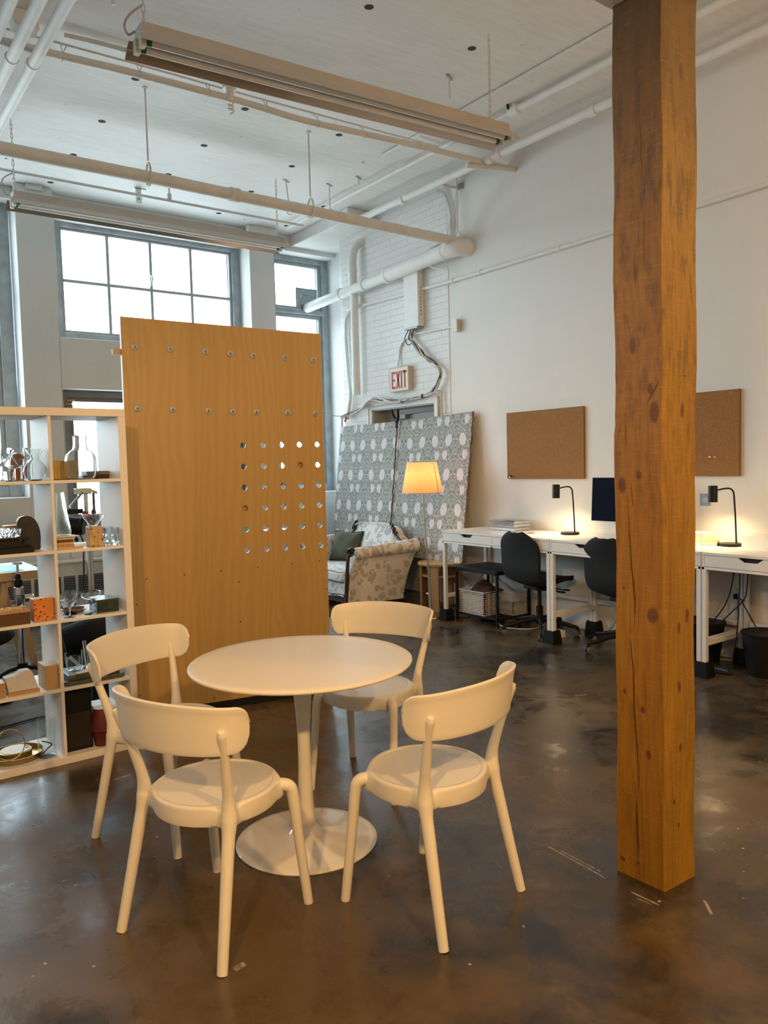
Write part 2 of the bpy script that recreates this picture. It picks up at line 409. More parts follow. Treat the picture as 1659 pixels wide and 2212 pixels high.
def m_cork():
    k = N('cork'); co = k.coord(); a = k.vor(co, 170); b = k.noise(co, 60, 5, .7)
    f = k.math('ADD', k.math('MULTIPLY', a, .5), k.math('MULTIPLY', b, .6))
    k.base(k.ramp(f, [(.25, (.20,.086,.022)), (.5, (.30,.140,.040)), (.8, (.39,.20,.065))])); k.rough(.85); k.bump(f, .2, .002); return k.m
cork_m = m_cork()
def m_glass(name, tint=(1,1,1), rough=0.0, ior=1.45):
    k = N(name); k.base(tint); k.rough(rough); k.b.inputs['Transmission Weight'].default_value = 1; k.b.inputs['IOR'].default_value = ior
    lw = k.n('ShaderNodeNewGeometry'); return k.m
glass_m = m_glass('clear_glass', (.93,.955,.95)); amber_m = m_glass('amber_glass', (.75,.30,.08)); 
def m_pane():
    k = N('window_glass'); t = k.n('ShaderNodeBsdfTransparent'); t.inputs[0].default_value = (.93,.97,.97,1); g = k.n('ShaderNodeBsdfGlossy'); g.inputs['Roughness'].default_value = .03
    fr = k.n('ShaderNodeFresnel'); fr.inputs[0].default_value = 1.45; mx = k.n('ShaderNodeMixShader')
    k.l(k.math('MULTIPLY', fr.outputs[0], .8), mx.inputs[0]); k.l(t.outputs[0], mx.inputs[1]); k.l(g.outputs[0], mx.inputs[2]); k.l(mx.outputs[0], k.out.inputs[0]); return k.m
pane_m = m_pane()
def m_acryl():
    k = N('clear_acrylic'); t = k.n('ShaderNodeBsdfTransparent'); g = k.n('ShaderNodeBsdfGlossy'); g.inputs['Roughness'].default_value = .08
    d = k.n('ShaderNodeBsdfDiffuse'); d.inputs[0].default_value = (.85,.87,.88,1); a = k.n('ShaderNodeMixShader'); a.inputs[0].default_value = .35; k.l(g.outputs[0], a.inputs[1]); k.l(d.outputs[0], a.inputs[2])
    mx = k.n('ShaderNodeMixShader'); mx.inputs[0].default_value = .40; k.l(t.outputs[0], mx.inputs[1]); k.l(a.outputs[0], mx.inputs[2]); k.l(mx.outputs[0], k.out.inputs[0]); return k.m
acryl_m = m_acryl()
def m_stone(name, c0, c1, scale=8, rough=.3, sp=None):
    k = N(name); co = k.coord(); f = k.noise(co, scale, 8, .7, 1.2)
    c = k.ramp(f, [(.35, c0), (.65, c1)])
    if sp:
        ssc, thr, scol = sp; c = k.mix(k.below(k.vor(k.mapping(co, (1,1,1.6)), ssc), thr, .04), c, scol)
    k.base(c); k.rough(rough); k.bump(f, .1, .002); return k.m
terra_m = m_stone('orange_terrazzo', (.62,.20,.03), (.72,.27,.05), 30, .5, (45, .24, (.12,.015,.01)))
trav_m = m_stone('travertine', (.42,.28,.12), (.58,.42,.22), 14, .6, (32, .26, (.16,.08,.03)))
marble_m = m_stone('green_marble', (.012,.022,.018), (.055,.07,.05), 22, .15)
slate_m = m_stone('green_slate', (.035,.045,.035), (.10,.115,.085), 16, .35)
darkstone_m = m_stone('dark_stone', (.010,.007,.005), (.034,.024,.014), 10, .35)
def m_fabric(name, col, rough=.9, sc=220):
    k = N(name); co = k.coord(); f = k.noise(co, sc, 3, .6)
    k.base(k.ramp(f, [(.3, tuple(c*.7 for c in col)), (.7, tuple(min(1, c*1.25) for c in col))])); k.rough(rough); k.bump(f, .25, .002); return k.m
def m_shade():
    k = N('lamp_shade_linen'); co = k.coord(); f = k.noise(k.mapping(co, (1,1,1)), 14, 5, .7)
    d = k.n('ShaderNodeBsdfDiffuse'); t = k.n('ShaderNodeBsdfTranslucent'); mx = k.n('ShaderNodeMixShader'); mx.inputs[0].default_value = .55
    c = k.ramp(f, [(.3, (.78,.47,.26)), (.7, (.88,.56,.33))]); k.l(c, d.inputs[0]); k.l(c, t.inputs[0])
    k.l(d.outputs[0], mx.inputs[1]); k.l(t.outputs[0], mx.inputs[2]); k.l(mx.outputs[0], k.out.inputs[0]); return k.m
shade_m = m_shade()
plastic_m = flat('white_moulded_plastic', (.76,.73,.655), .42, nscale=30)
table_m = flat('white_lacquer_top', (.88,.84,.75), .34); tbase_m = flat('gloss_white_enamel', (.90,.87,.80), .12, coat=.8)
kallax_m = flat('white_laminate', (.80,.775,.73), .45)
desk_m = flat('white_desk_lacquer', (.80,.795,.775), .38)
deskin_m = flat('drawer_shadow_gap', (.02,.02,.02), .8)
pipe_m = flat('painted_pipe', (.74,.71,.66), .5, nz=.05, nscale=9, bump=.1)
pipe_w_m = flat('white_painted_pipe', (.80,.795,.77), .5, nz=.04, nscale=9, bump=.1)
cond_m = flat('painted_conduit', (.66,.64,.61), .5, nz=.06, nscale=12)
frame_m = flat('galvanised_window_frame', (.33,.38,.40), .45, metal=.25, nz=.18, nscale=7)
sash_m = flat('grey_window_sash', (.36,.40,.42), .5, nz=.12, nscale=8)
dframe_m = flat('dark_window_frame', (.16,.16,.15), .5, nz=.2, nscale=6)
galv_m = flat('galvanised_sheet', (.28,.32,.34), .4, metal=.6, nz=.3, nscale=22)
blk_m = flat('black_powder_coat', (.006,.006,.007), .5, spec=.3); blkp_m = flat('black_plastic', (.006,.006,.006), .55, spec=.3)
rubber_m = flat('black_rubber_riser', (.005,.005,.005), .7, spec=.25, nscale=60)
chairfab_m = m_fabric('black_wool', (.006,.007,.009)); greenp_m = m_fabric('olive_velvet', (.085,.088,.05), .8, 90); green2_m = m_fabric('pale_green_silk', (.42,.41,.24), .5, 60)
blackfab_m = m_fabric('black_upholstery', (.004,.004,.005))
brass_m = flat('brushed_brass', (.42,.29,.11), .38, metal=1, nz=.12, nscale=20); chrome_m = flat('polished_chrome', (.70,.70,.72), .12, metal=1)
steel_m = flat('brushed_steel', (.55,.51,.46), .32, metal=1, nz=.08, nscale=30); wire_m = flat('white_wire', (.78,.78,.77), .4); wsilver_m = flat('silver_wire', (.80,.79,.76), .35, metal=.3)
fixture_m = flat('fixture_white_enamel', (.50,.475,.44), .35, nz=.06, nscale=5); refl_m = flat('polished_reflector', (.46,.44,.42), .24, metal=.7, nz=.1, nscale=4)
tube_m = flat('fluorescent_tube', (.80,.76,.70), .25); tubeend_m = flat('green_tube_end', (.01,.13,.04), .4)
red_m = flat('exit_red', (.42,.012,.025), .5); signw_m = flat('sign_cream', (.78,.74,.62), .5); signb_m = flat('sign_side_cream', (.60,.54,.42), .5)
tyre_m = flat('grey_tyre', (.10,.095,.09), .6); louv_m = flat('louvre_grey', (.22,.22,.21), .5); cable_m = flat('grey_cable', (.42,.40,.37), .5); cablew_m = flat('white_cable', (.70,.69,.66), .5); cabled_m = flat('black_cable', (.015,.012,.014), .5); cableb_m = flat('blue_tie', (.03,.22,.55), .4)
hole_m = flat('dark_hole', (.05,.045,.04), .9); screen_m = flat('dark_screen', (.004,.006,.018), .55, spec=.04)
cap_m = flat('steel_cap', (.34,.35,.36), .45, metal=.3); capd_m = flat('cap_centre', (.10,.08,.06), .5)
trim_m = flat('painted_door_trim', (.76,.76,.74), .45); door_m = flat('pale_door', (.60,.62,.62), .45); doorrev_m = flat('door_reveal', (.50,.50,.49), .5)
paperw_m = flat('white_paper', (.82,.81,.78), .6); plaster_m = m_stone('plaster_block', (.50,.50,.50), (.60,.60,.60), 40, .8); cyan_m = flat('pale_blue_sheet', (.30,.62,.72), .4)
maroon_m = flat('maroon_lacquer', (.10,.012,.010), .5); redk_m = flat('red_knob', (.62,.02,.04), .4); tan_m = flat('tan_side', (.50,.38,.28), .6); yellow_m = flat('yellow_paper', (.80,.50,.06), .6)
shell_m = flat('pale_wood_chips', (.72,.58,.32), .6, nz=.2, nscale=60); brownbox_m = m_wood('walnut_box', (.07,.032,.008), (.12,.058,.014), axis=0); clay_m = flat('brown_ceramic', (.20,.12,.08), .25)
grill_m = flat('grille_dark', (.10,.10,.095), .7); rad_m = flat('heater_enamel', (.66,.66,.62), .45); burlap_m = m_fabric('burlap_edge', (.16,.09,.055), .95, 160); hdr_m = flat('warm_panel_edge', (.24,.12,.04), .7)
tan2_m = flat('cardboard_pipe_inside', (.04,.03,.03), .9); outlet_m = flat('steel_outlet_plate', (.30,.28,.26), .4, metal=.5)
# ------------------------------------------------------------------ the room
XW, ZC, YP, YF = 5.41, 4.383, 8.55, 8.83
XL, YB = -5.0, -3.6
struct('floor', MB().box(XL, 6.0, YB, 9.3, -.1, 0), floor_m)
struct('ceiling', MB().box(XL, 6.0, YB, 9.3, ZC, ZC+.15), ceil_m)
ceil_o = D.objects['ceiling']
# bolt holes in the slab, a regular grid, and the odd missing anchor
hx = [-.6, .3, 1.225, 2.105, 3.005, 3.905, 4.79]; hy = [4.11, 4.96, 5.81, 6.655, 7.485, 8.31]
for i, x in enumerate(hx):
    for j, y in enumerate(hy):
        if (i, j) in ((3, 0), (3, 1), (4, 1), (5, 1), (6, 1), (2, 1), (6, 3), (2, 5)): continue
        build('bolt_hole', MB().lathe([(1e-6, ZC-.001), (.028, ZC-.0012), (.031, ZC+.0), (.026, ZC+.004)], (x+random.uniform(-.01,.01), y, 0), 20), hole_m, ceil_o)
for x, y in ((3.42, 8.21), (4.02, 8.22), (4.25, 8.36), (1.62, 7.9), (3.3, 7.6), (4.43, 6.2)):
    build('bolt_hole', MB().lathe([(1e-6, ZC-.001), (.011, ZC-.001), (.012, ZC)], (x, y, 0), 10), hole_m, ceil_o)
# right wall: smooth plaster near us, old painted brick towards the windows, an exit doorway in the brick
struct('wall_right', MB().box(XW, XW+.15, YB, 6.12, 0, ZC), wall_m, bevel=.004)
dy0, dy1, dz = 6.36, 7.50, 2.135
b = MB().box(XW, XW+.15, 6.12, dy0, 0, ZC); b.box(XW, XW+.15, dy0, dy1, dz, ZC)
# rounded end of the brick where it turns into the window recess
arc = [(XW, dy1), (XW, 8.10)] + [(XW+.08-.08*math.cos(a*PI/12), 8.10+.08*math.sin(a*PI/12)) for a in range(1, 7)] + [(XW+.27, 8.18), (XW+.27, dy1)]
b.prism(arc, 0, ZC, 'z')
struct('wall_right_brick', b, brick_m, smooth=True)
struct('wall_recess', MB().box(5.68, 5.95, 7.0, 9.3, 0, ZC), pier_m)
struct('trim_1', MB().box(XW-.006, XW, 6.113, 6.127, 0, 3.5), wall_m)
# doorway
d1 = MB(); t = .065
d1.box(XW-.022, XW+.01, dy1, dy1+t, 0, dz+t); d1.box(XW-.022, XW+.01, dy0-t, dy0, 0, dz+t); d1.box(XW-.022, XW+.01, dy0, dy1, dz, dz+t)
d1.box(XW-.034, XW-.02, dy1+t-.014, dy1+t, 0, dz+t); d1.box(XW-.034, XW-.02, dy0-t, dy0-t+.014, 0, dz+t); d1.box(XW-.034, XW-.02, dy0-t, dy1+t, dz+t-.014, dz+t)
fr = struct('trim_2', d1, trim_m, bevel=.003)
d2 = MB(); d2.box(XW, XW+.26, dy1-.012, dy1, 0, dz); d2.box(XW, XW+.26, dy0, dy0+.012, 0, dz); d2.box(XW, XW+.26, dy0, dy1, dz-.012, dz)
struct('trim_3', d2, doorrev_m)
do = struct('door_1', MB().box(XW+.215, XW+.255, dy0+.03, dy1-.16, .01, dz-.05), door_m, bevel=.003)
build('door_frame', MB().box(XW+.20, XW+.26, dy1-.16, dy1-.012, 0, dz-.012).box(XW+.20, XW+.26, dy0+.012, dy1-.16, dz-.05, dz-.012), doorrev_m, do)
cl = MB(); cl.box(XW+.15, XW+.205, dy1-.42, dy1-.22, dz-.12, dz-.07); cl.bar((XW+.17, dy1-.25, dz-.075), (XW+.16, dy1-.75, dz-.055), .018, .012); cl.bar((XW+.16, dy1-.75, dz-.055), (XW+.20, dy1-.95, dz-.06), .018, .012)
build('door_closer', cl, cap_m, do, bevel=.002)
# window wall: piers, spandrel, lintels, sills
w = MB(); w.box(XL, -3.4, YP, 9.2, 0, ZC); w.box(-3.4, -1.35, YP, 9.2, 0, 1.24); w.box(-1.35, -.75, YP, 9.2, 0, ZC)
w.box(-.75, 1.81, YP, 9.2, 0, 1.25); w.box(1.81, 2.18, YP, 9.2, 0, ZC)
w.box(2.18, 4.40, YP, 9.2, 0, .88); w.box(2.18, 4.40, YP, 9.2, 2.37, 2.90); w.box(4.40, 4.73, YP, 9.2, 0, ZC); w.box(4.73, 5.70, YP+.03, 9.2, 0, 1.16)
for x0, x1, z0 in ((-3.4, -1.35, 4.26), (-.75, 1.81, 4.26), (2.18, 4.40, 4.17), (4.73, 5.70, 4.19)): w.box(x0, x1, YP+.09, 9.2, z0, ZC)
struct('wall_back', w, pier_m, bevel=.006)
w = MB()
for x0, x1 in ((-1.37, -.73), (1.80, 2.145), (4.36, 4.745)): w.box(x0, x1, YP-.07, YP+.01, 4.21, ZC)
w.box(1.90, 2.06, YP-.11, YP-.07, 4.33, ZC)
struct('trim_4', w, pier_m, bevel=.008)
struct('wall_left', MB().box(XL-.15, XL, YB, 9.3, 0, ZC), wall_m)
struct('wall_front', MB().box(XL, 6.0, YB-.15, YB, 0, ZC), wall_m)
# dropped plaster soffit in the far corner and the shallow step along the right wall
struct('trim_5', MB().box(5.02, 5.9, 7.35, YP+.1, 4.245, ZC), ceil_m, bevel=.01, seg=3)
struct('trim_6', MB().box(4.45, XW, YB, 5.95, ZC-.03, ZC), ceil_m, bevel=.028, seg=4)
struct('trim_7', MB().box(XW-.035, XW, YB, 2.62, 4.20, ZC-.03), ceil_m, bevel=.012, seg=3)

def window(idx, x0, x1, z0, z1, cols, rows, fw=.115, transom=None, mat=None, inner=None, y=YF, bar=.032):
    mat = mat or frame_m; inner = inner or sash_m
    f = MB(); f.box(x0, x0+fw, y, y+.09, z0, z1); f.box(x1-fw, x1, y, y+.09, z0, z1); f.box(x0+fw, x1-fw, y, y+.09, z1-fw*.72, z1); f.box(x0+fw, x1-fw, y, y+.09, z0, z0+fw*.9)
    f.box(x0-.02, x1+.02, y+.085, y+.12, z0-.02, z0+.03)
    root = struct('window_%d' % idx, f, mat, bevel=.006)
    a0, a1, b0, b1 = x0+fw, x1-fw, z0+fw*.9, z1-fw*.72
    segs = [(b0, b1)]
    if transom:
        build('transom_bar', MB().box(a0, a1, y-.02, y+.09, transom-.035, transom+.02).box(a0, a1, y-.04, y+.02, transom+.005, transom+.022), mat, root, bevel=.004)
        segs = [(b0, transom-.035), (transom+.02, b1)]
    for q0, q1 in segs:
        s = MB(); e = .045 if transom or rows == 1 else .028
        s.box(a0, a0+e, y+.03, y+.075, q0, q1); s.box(a1-e, a1, y+.03, y+.075, q0, q1); s.box(a0+e, a1-e, y+.03, y+.075, q1-e, q1); s.box(a0+e, a1-e, y+.03, y+.075, q0, q0+e)
        build('sash', s, inner, root, bevel=.004)
        g0, g1, h0, h1 = a0+e, a1-e, q0+e, q1-e
        rws = rows if not transom else 1
        m = MB()
        for i in range(1, cols): xx = lerp(g0, g1, i/cols); m.box(xx-bar/2, xx+bar/2, y+.035, y+.07, h0, h1)
        for j in range(1, rws): zz = lerp(h0, h1, j/rws); m.box(g0, g1, y+.037, y+.068, zz-bar/2, zz+bar/2)
        if m.v: build('glazing_bar', m, inner, root, bevel=.002)
        build('pane', MB().quad((g0, y+.052, h0), (g1, y+.052, h0), (g1, y+.052, h1), (g0, y+.052, h1)), pane_m, root, fix=False)
    return root
window(1, 2.18, 4.415, 2.90, 4.205, 4, 2)
wl = window(2, 2.18, 4.415, .90, 2.37, 2, 1, fw=.10, mat=dframe_m, inner=dframe_m, y=YP+.16)
build('window_sill', MB().box(2.12, 4.42, YP-.05, YP+.17, .865, .90), pier_m, wl, bevel=.006)
ht = MB(); ht.tube([(2.26, YP+.15, 2.26), (2.33, YP+.12, 2.26)], .012); ht.tube([(2.25, YP+.15, 2.22), (2.30, YP+.13, 2.22)], .010)
build('window_catch', ht, brass_m, wl, smooth=True)
w3 = window(3, 4.75, 5.69, 1.16, 4.205, 1, 1, fw=.11, transom=3.50)
w0 = window(4, -.77, 1.80, 1.25, 4.27, 3, 1, fw=.13, transom=3.40)
window(5, -3.42, -1.34, 1.25, 4.27, 3, 1, fw=.13, transom=3.40)
cat = MB().tube(spline([(3.283, YF+.02, 3.60), (3.29, YF-.0, 3.66), (3.30, YF-.005, 3.70), (3.285, YF+.02, 3.72)], 4), .012)
build('window_catch', cat, wire_m, D.objects['window_1'], smooth=True)
# metal plate patching the corner of the right window where the exhaust pipe goes out
build('vent_plate', MB().box(5.18, 5.50, YF-.012, YF-.004, 3.53, 3.80), galv_m, w3)

# ------------------------------------------------------------------ camera
cam = D.cameras.new('camera'); co = D.objects.new('camera', cam); C.objects.link(co)
yaw, pit, rol = math.radians(36.42), math.radians(3.55), math.radians(-1.44)
fw = Vector((math.sin(yaw)*math.cos(pit), math.cos(yaw)*math.cos(pit), -math.sin(pit)))
r0 = Vector((math.cos(yaw), -math.sin(yaw), 0)); u0 = r0.cross(fw)
rt = r0*math.cos(rol)+u0*math.sin(rol); up = -r0*math.sin(rol)+u0*math.cos(rol)
co.matrix_world = Matrix(((rt.x, up.x, -fw.x, 0), (rt.y, up.y, -fw.y, 0), (rt.z, up.z, -fw.z, 1.5), (0, 0, 0, 1)))
cam.sensor_fit = 'VERTICAL'; cam.sensor_height = 36; cam.lens = 36*1677.5/2212
cam.clip_start = .05; cam.clip_end = 200
scene.camera = co

# ---- light: overcast daylight through the windows, warm lamps
wd = D.worlds.new('overcast'); scene.world = wd; wd.use_nodes = True
nt = wd.node_tree; bg = nt.nodes['Background']
tc = nt.nodes.new('ShaderNodeTexCoord'); sx = nt.nodes.new('ShaderNodeSeparateXYZ'); rp = nt.nodes.new('ShaderNodeValToRGB')
nt.links.new(tc.outputs['Generated'], sx.inputs[0]); nt.links.new(sx.outputs[2], rp.inputs[0]); nt.links.new(rp.outputs[0], bg.inputs[0])
e = rp.color_ramp.elements; e[0].position = .0; e[0].color = (.46, .52, .55, 1); e[1].position = .12; e[1].color = (.73, .89, 1.0, 1)
bg.inputs[1].default_value = WORLD
def portal(x0, x1, z0, z1, y):
    l = D.lights.new('window_portal', 'AREA'); l.shape = 'RECTANGLE'; l.size = x1-x0; l.size_y = z1-z0
    l.cycles.is_portal = True
    o = D.objects.new('window_portal', l); C.objects.link(o); o.location = ((x0+x1)/2, y, (z0+z1)/2); o.rotation_euler = (-PI/2, 0, 0)
for q in ((2.2, 4.4, 2.9, 4.2), (2.2, 4.4, .9, 2.37), (4.75, 5.69, 1.16, 4.2), (-.77, 1.8, 1.25, 4.27), (-3.42, -1.34, 1.25, 4.27)): portal(*q, 9.0)
def lamp(name, kind, loc, power, col, size=.1, rot=None, sizey=None, spot=None, blend=.5):
    l = D.lights.new(name, kind); l.energy = power; l.color = col
    if kind == 'AREA': l.size = size; 
    else: l.shadow_soft_size = size
    if sizey: l.shape = 'RECTANGLE'; l.size_y = sizey
    if spot: l.spot_size = spot; l.spot_blend = blend
    o = D.objects.new(name, l); C.objects.link(o); o.location = loc
    if rot: o.rotation_euler = rot
    return o
WARM = (1.0, .56, .20)
for (x, y, z, p, s) in LAMPS:
    lamp('pendant_light', 'POINT', (x, y, z), p, WARM, s)
for (loc, tgt, p, ang) in SPOTS:
    q = (Vector(tgt)-Vector(loc)).to_track_quat('-Z', 'Y').to_euler()
    lamp('track_spotlight', 'SPOT', loc, p, WARM, .05, q, spot=math.radians(ang), blend=.7)
scene.cycles.caustics_reflective = False
scene.view_settings.view_transform = 'Standard'; scene.view_settings.look = 'None'; scene.view_settings.gamma = 1
scene.view_settings.use_curve_mapping = False; scene.view_settings.exposure = EXPO
# ------------------------------------------------------------------ white cafe chairs and the pedestal table
def make_cafe_chair():
    t = thing('cafe_chair', '', 'chair', group='white moulded chairs round the pedestal table')
    # seat: round pan with four shoulders that run out to the legs
    angs = (126, -126, 52, -52); amp = (.024, .024, .020, .020)
    def R(a):
        r = .204
        for g, m in zip(angs, amp):
            d = (math.degrees(a)-g+180) % 360-180; r += m*math.exp(-(d/9.5)**2)
        return r
    prof = [(0.0, .4565, 0), (.5, .4570, 0), (.86, .4580, 0), (.908, .4580, 0), (.914, .4602, 0), (.95, .4604, 0), (.988, .4598, .2), (.999, .4575, .45), (1.0, .4500, .85), (1.0, .430, 1), (.996, .408, 1), (.985, .398, .8), (.95, .396, .6), (.92, .408, .2), (.5, .434, 0), (0, .436, 0)]
    def fs(u, v):
        a = 2*PI*u; i = min(len(prof)-2, int(v*(len(prof)-1)+1e-6)); f = v*(len(prof)-1)-i
        r = lerp(prof[i][0], prof[i+1][0], f); z = lerp(prof[i][1], prof[i+1][1], f); w = lerp(prof[i][2], prof[i+1][2], f)
        rr = r*lerp(.204, R(a), w); k = max(0, R(a)-.204)/.03
        return (rr*math.cos(a)+.012, rr*math.sin(a), z-.010*k*w)
    build('seat', MB().grid(fs, 96, len(prof), closeu=True), plastic_m, t, smooth=True, angle=60)
    # curved backrest band
    path = spline([(-.102, -.252, 0), (-.150, -.240, 0), (-.184, -.212, 0), (-.212, -.160, 0), (-.234, -.083, 0), (-.242, 0, 0), (-.234, .083, 0), (-.212, .160, 0), (-.184, .212, 0), (-.150, .240, 0), (-.102, .252, 0)], 6)
    L = [0]
    for i in range(1, len(path)): L.append(L[-1]+(path[i]-path[i-1]).length)
    T = L[-1]
    def fb(u, v):
        s = u*T; j = next((i for i in range(1, len(L)) if L[i] >= s-1e-9), len(L)-1)
        p = path[j-1].lerp(path[j], (s-L[j-1])/max(1e-9, L[j]-L[j-1]))
        c = abs(u-.5)*2; zt = .808-.018*c**2.2; zb = .647+.006*c*c
        e = min(s, T-s); rc = .052
        if e < rc: k = rc-math.sqrt(max(0, rc*rc-(rc-e)**2)); zt -= k; zb += k*.9
        z = lerp(zb, zt, v); n = Vector((p.x+.02, p.y, 0)).normalized(); fl = .020*((z-.65)/.165)
        fl += .005*max(0, (v-.85)/.15)
        return (p.x+n.x*fl, p.y+n.y*fl, z)
    build('backrest', MB().grid(fb, 64, 10), plastic_m, t, smooth=True, solid=.011, bevel=.003, seg=2, angle=70)
    for s in (1, -1):
        p = spline([(-.217, s*.222, 0), (-.179, s*.2075, .18), (-.146, s*.195, .34), (-.131, s*.189, .41), (-.127, s*.187, .45), (-.133, s*.192, .51), (-.160, s*.211, .62), (-.184, s*.226, .70), (-.193, s*.231, .728)], 5)
        r = [interp([0, .2, .38, .43, .50, .62, .715, .73], [.0165, .0185, .0205, .0265, .0185, .0150, .0140, .0085], q.z) for q in p]
        build('leg', MB().tube(p, r, 14), plastic_m, t, smooth=True, angle=60)
        p = spline([(.12, s*.150, .431), (.144, s*.174, .435), (.162, s*.190, .424), (.170, s*.196, .394), (.182, s*.200, .29), (.216, s*.213, 0)], 6)
        r = [.020, .021] + [interp([0, .30, .40, .43, .44], [.0160, .0185, .0200, .0215, .0215], q.z) for q in p[2:]]
        build('leg', MB().tube(p, r, 14), plastic_m, t, smooth=True, angle=60)
    return t
ch = make_cafe_chair()
CH = [((1.02, 2.373, 0), 21.8, 'white moulded cafe chair in front left of the table, its back to the camera'),
      ((1.66, 2.02, 0), 101.7, 'white moulded cafe chair in front right of the table, nearest the timber post'),
      ((2.084, 2.967, 0), 208, 'white moulded cafe chair on the far side of the table, facing the camera'),
      ((1.158, 3.128, 0), -63.5, 'white moulded cafe chair on the far left of the table, beside the open shelf')]
for i, (l, a, lab) in enumerate(CH[1:]): dup(ch, l, math.radians(a), lab)
ch.location = CH[0][0]; ch.rotation_euler = (0, 0, math.radians(CH[0][1])); ch['label'] = CH[0][2]

TX, TY = 1.528, 2.648
t = thing('pedestal_table', 'round white tulip pedestal table between the four white cafe chairs', 'table', (TX, TY, 0))
build('tabletop', MB().lathe([(1e-6, .712), (.30, .712), (.425, .716), (.438, .722), (.4405, .727), (.4395, .7315), (.436, .734), (.40, .7345), (1e-6, .7345)], (TX, TY, 0), 96), table_m, t, smooth=True)
build('stem', MB().lathe([(.072, .712), (.056, .700), (.046, .67), (.0375, .61), (.0300, .53), (.0258, .45), (.0248, .38), (.0262, .29), (.0300, .19), (.0345, .11), (.0375, .06)], (TX, TY, 0), 40), plastic_m, t, smooth=True)
build('base', MB().lathe([(.034, .066), (.042, .064), (.052, .052), (.075, .038), (.14, .0245), (.20, .0165), (.25, .0115), (.274, .008), (.282, .004), (.280, 0), (1e-6, 0)], (TX, TY, 0), 96), tbase_m, t, smooth=True, angle=50)

# ------------------------------------------------------------------ timber post and the white beam it carries
px0, px1, py0, py1 = 2.290, 2.475, 1.530, 1.720
mb = MB(); H = 3.03; nz = 90; uvs = []
rows = []
for i in range(nz+1):
    z = H*i/nz; ring = []
    def wob(s, a=.0022): return a*math.sin(z*3.1+s*7)+a*.8*math.sin(z*9.7+s*3)+random.uniform(-.0007, .0007)
    wane = .004+.010*max(0, math.sin((z-1.9)*1.9))*(z > 1.9)
    ch_ = .004
    cs = [(px0-wane*.3*(1 if z > 2.0 else 0)+wob(1)-.004*(z < 1.6), py1+wob(2)), (px0+wob(3)+.0, py0+ch_+wob(4)), (px0+ch_+wane*.6+wob(3), py0+wob(4)), (px1+wob(5)+(.012*(z-1)/2), py0+wob(6)), (px1+wob(7)+(.012*(z-1)/2), py1+wob(8))]
    for k, c in enumerate(cs): ring.append((c[0], c[1], z))
    rows.append(ring)
def post_pt(k, f, i):
    a, b_ = rows[i][k], rows[i][(k+1) % 5]; return tuple(lerp(a[q], b_[q], f) for q in range(3))
sub = [8, 1, 8, 8, 8]; ucut = [0, .188, .190, .375, .56, .75]
cols = []
for k in range(5):
    for j in range(sub[k]): cols.append((k, j/sub[k], lerp(ucut[k], ucut[k+1], j/sub[k])))
nc = len(cols)
for i in range(nz+1):
    for k, f, u in cols: mb.v.append(post_pt(k, f, i))
fu = []
for i in range(nz):
    for j in range(nc):
        l = (j+1) % nc; mb.f.append([i*nc+j, i*nc+l, (i+1)*nc+l, (i+1)*nc+j])
        u0_, u1_ = cols[j][2], (cols[l][2] if l else .75); z0_, z1_ = H*i/nz, H*(i+1)/nz
        fu += [(u0_, z0_), (u1_, z0_), (u1_, z1_), (u0_, z1_)]
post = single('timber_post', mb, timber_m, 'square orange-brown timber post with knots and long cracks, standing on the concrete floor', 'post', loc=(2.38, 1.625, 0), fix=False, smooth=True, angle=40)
uvl = post.data.uv_layers.new(name='UVMap')
for k, uv in enumerate(fu): uvl.data[k].uv = uv
def crackA(pts, w):
    m = MB(); P = spline([(px0-.0015, py1-u, z) for u, z in pts], 5)
    P = [Vector((p.x, p.y+random.uniform(-.0008, .0008), p.z)) for p in P]; n = len(P)
    for i in range(n-1):
        a = w*math.sin(PI*(i+.3)/n)*random.uniform(.7, 1.1); b2 = w*math.sin(PI*(i+1.3)/n)*random.uniform(.7, 1.1)
        dx = -.0042
        m.quad((P[i].x+dx, P[i].y-a, P[i].z), (P[i].x+dx, P[i].y+a, P[i].z), (P[i+1].x+dx, P[i+1].y+b2, P[i+1].z), (P[i+1].x+dx, P[i+1].y-b2, P[i+1].z))
    return m
crack_m = flat('crack_shadow', (.030, .010, .002), .9)
for pts, w in (([(.053, 1.373), (.059, 1.248), (.068, 1.117), (.078, 1.03), (.080, .98), (.077, .90)], .0022),
               ([(.061, 1.02), (.061, .857), (.073, .74), (.076, .599), (.084, .503), (.092, .392), (.092, .271)], .0024),
               ([(.084, .30), (.083, .253), (.088, .148), (.092, .08)], .0022), ([(.093, .075), (.096, .004)], .0008),
               ([(.105, 2.737), (.112, 2.539), (.119, 2.373)], .0008), ([(.123, 2.30), (.123, 2.12)], .0010), ([(.086, 2.196), (.088, 2.07)], .0008),
               ([(.178, 1.751), (.161, 1.725), (.13, 1.679)], .0022), ([(.066, 1.41), (.075, 1.33)], .0010), ([(.118, .76), (.122, .62)], .0007), ([(.04, 1.66), (.045, 1.58), (.05, 1.54)], .001)):
    build('crack', crackA(pts, w), crack_m, post, fix=False)
single('ceiling_beam', MB().box(-3.2, 2.50, 1.50, 1.735, 3.03, ZC), wall_m, 'deep white painted beam resting on top of the timber post', 'beam', bevel=.006)

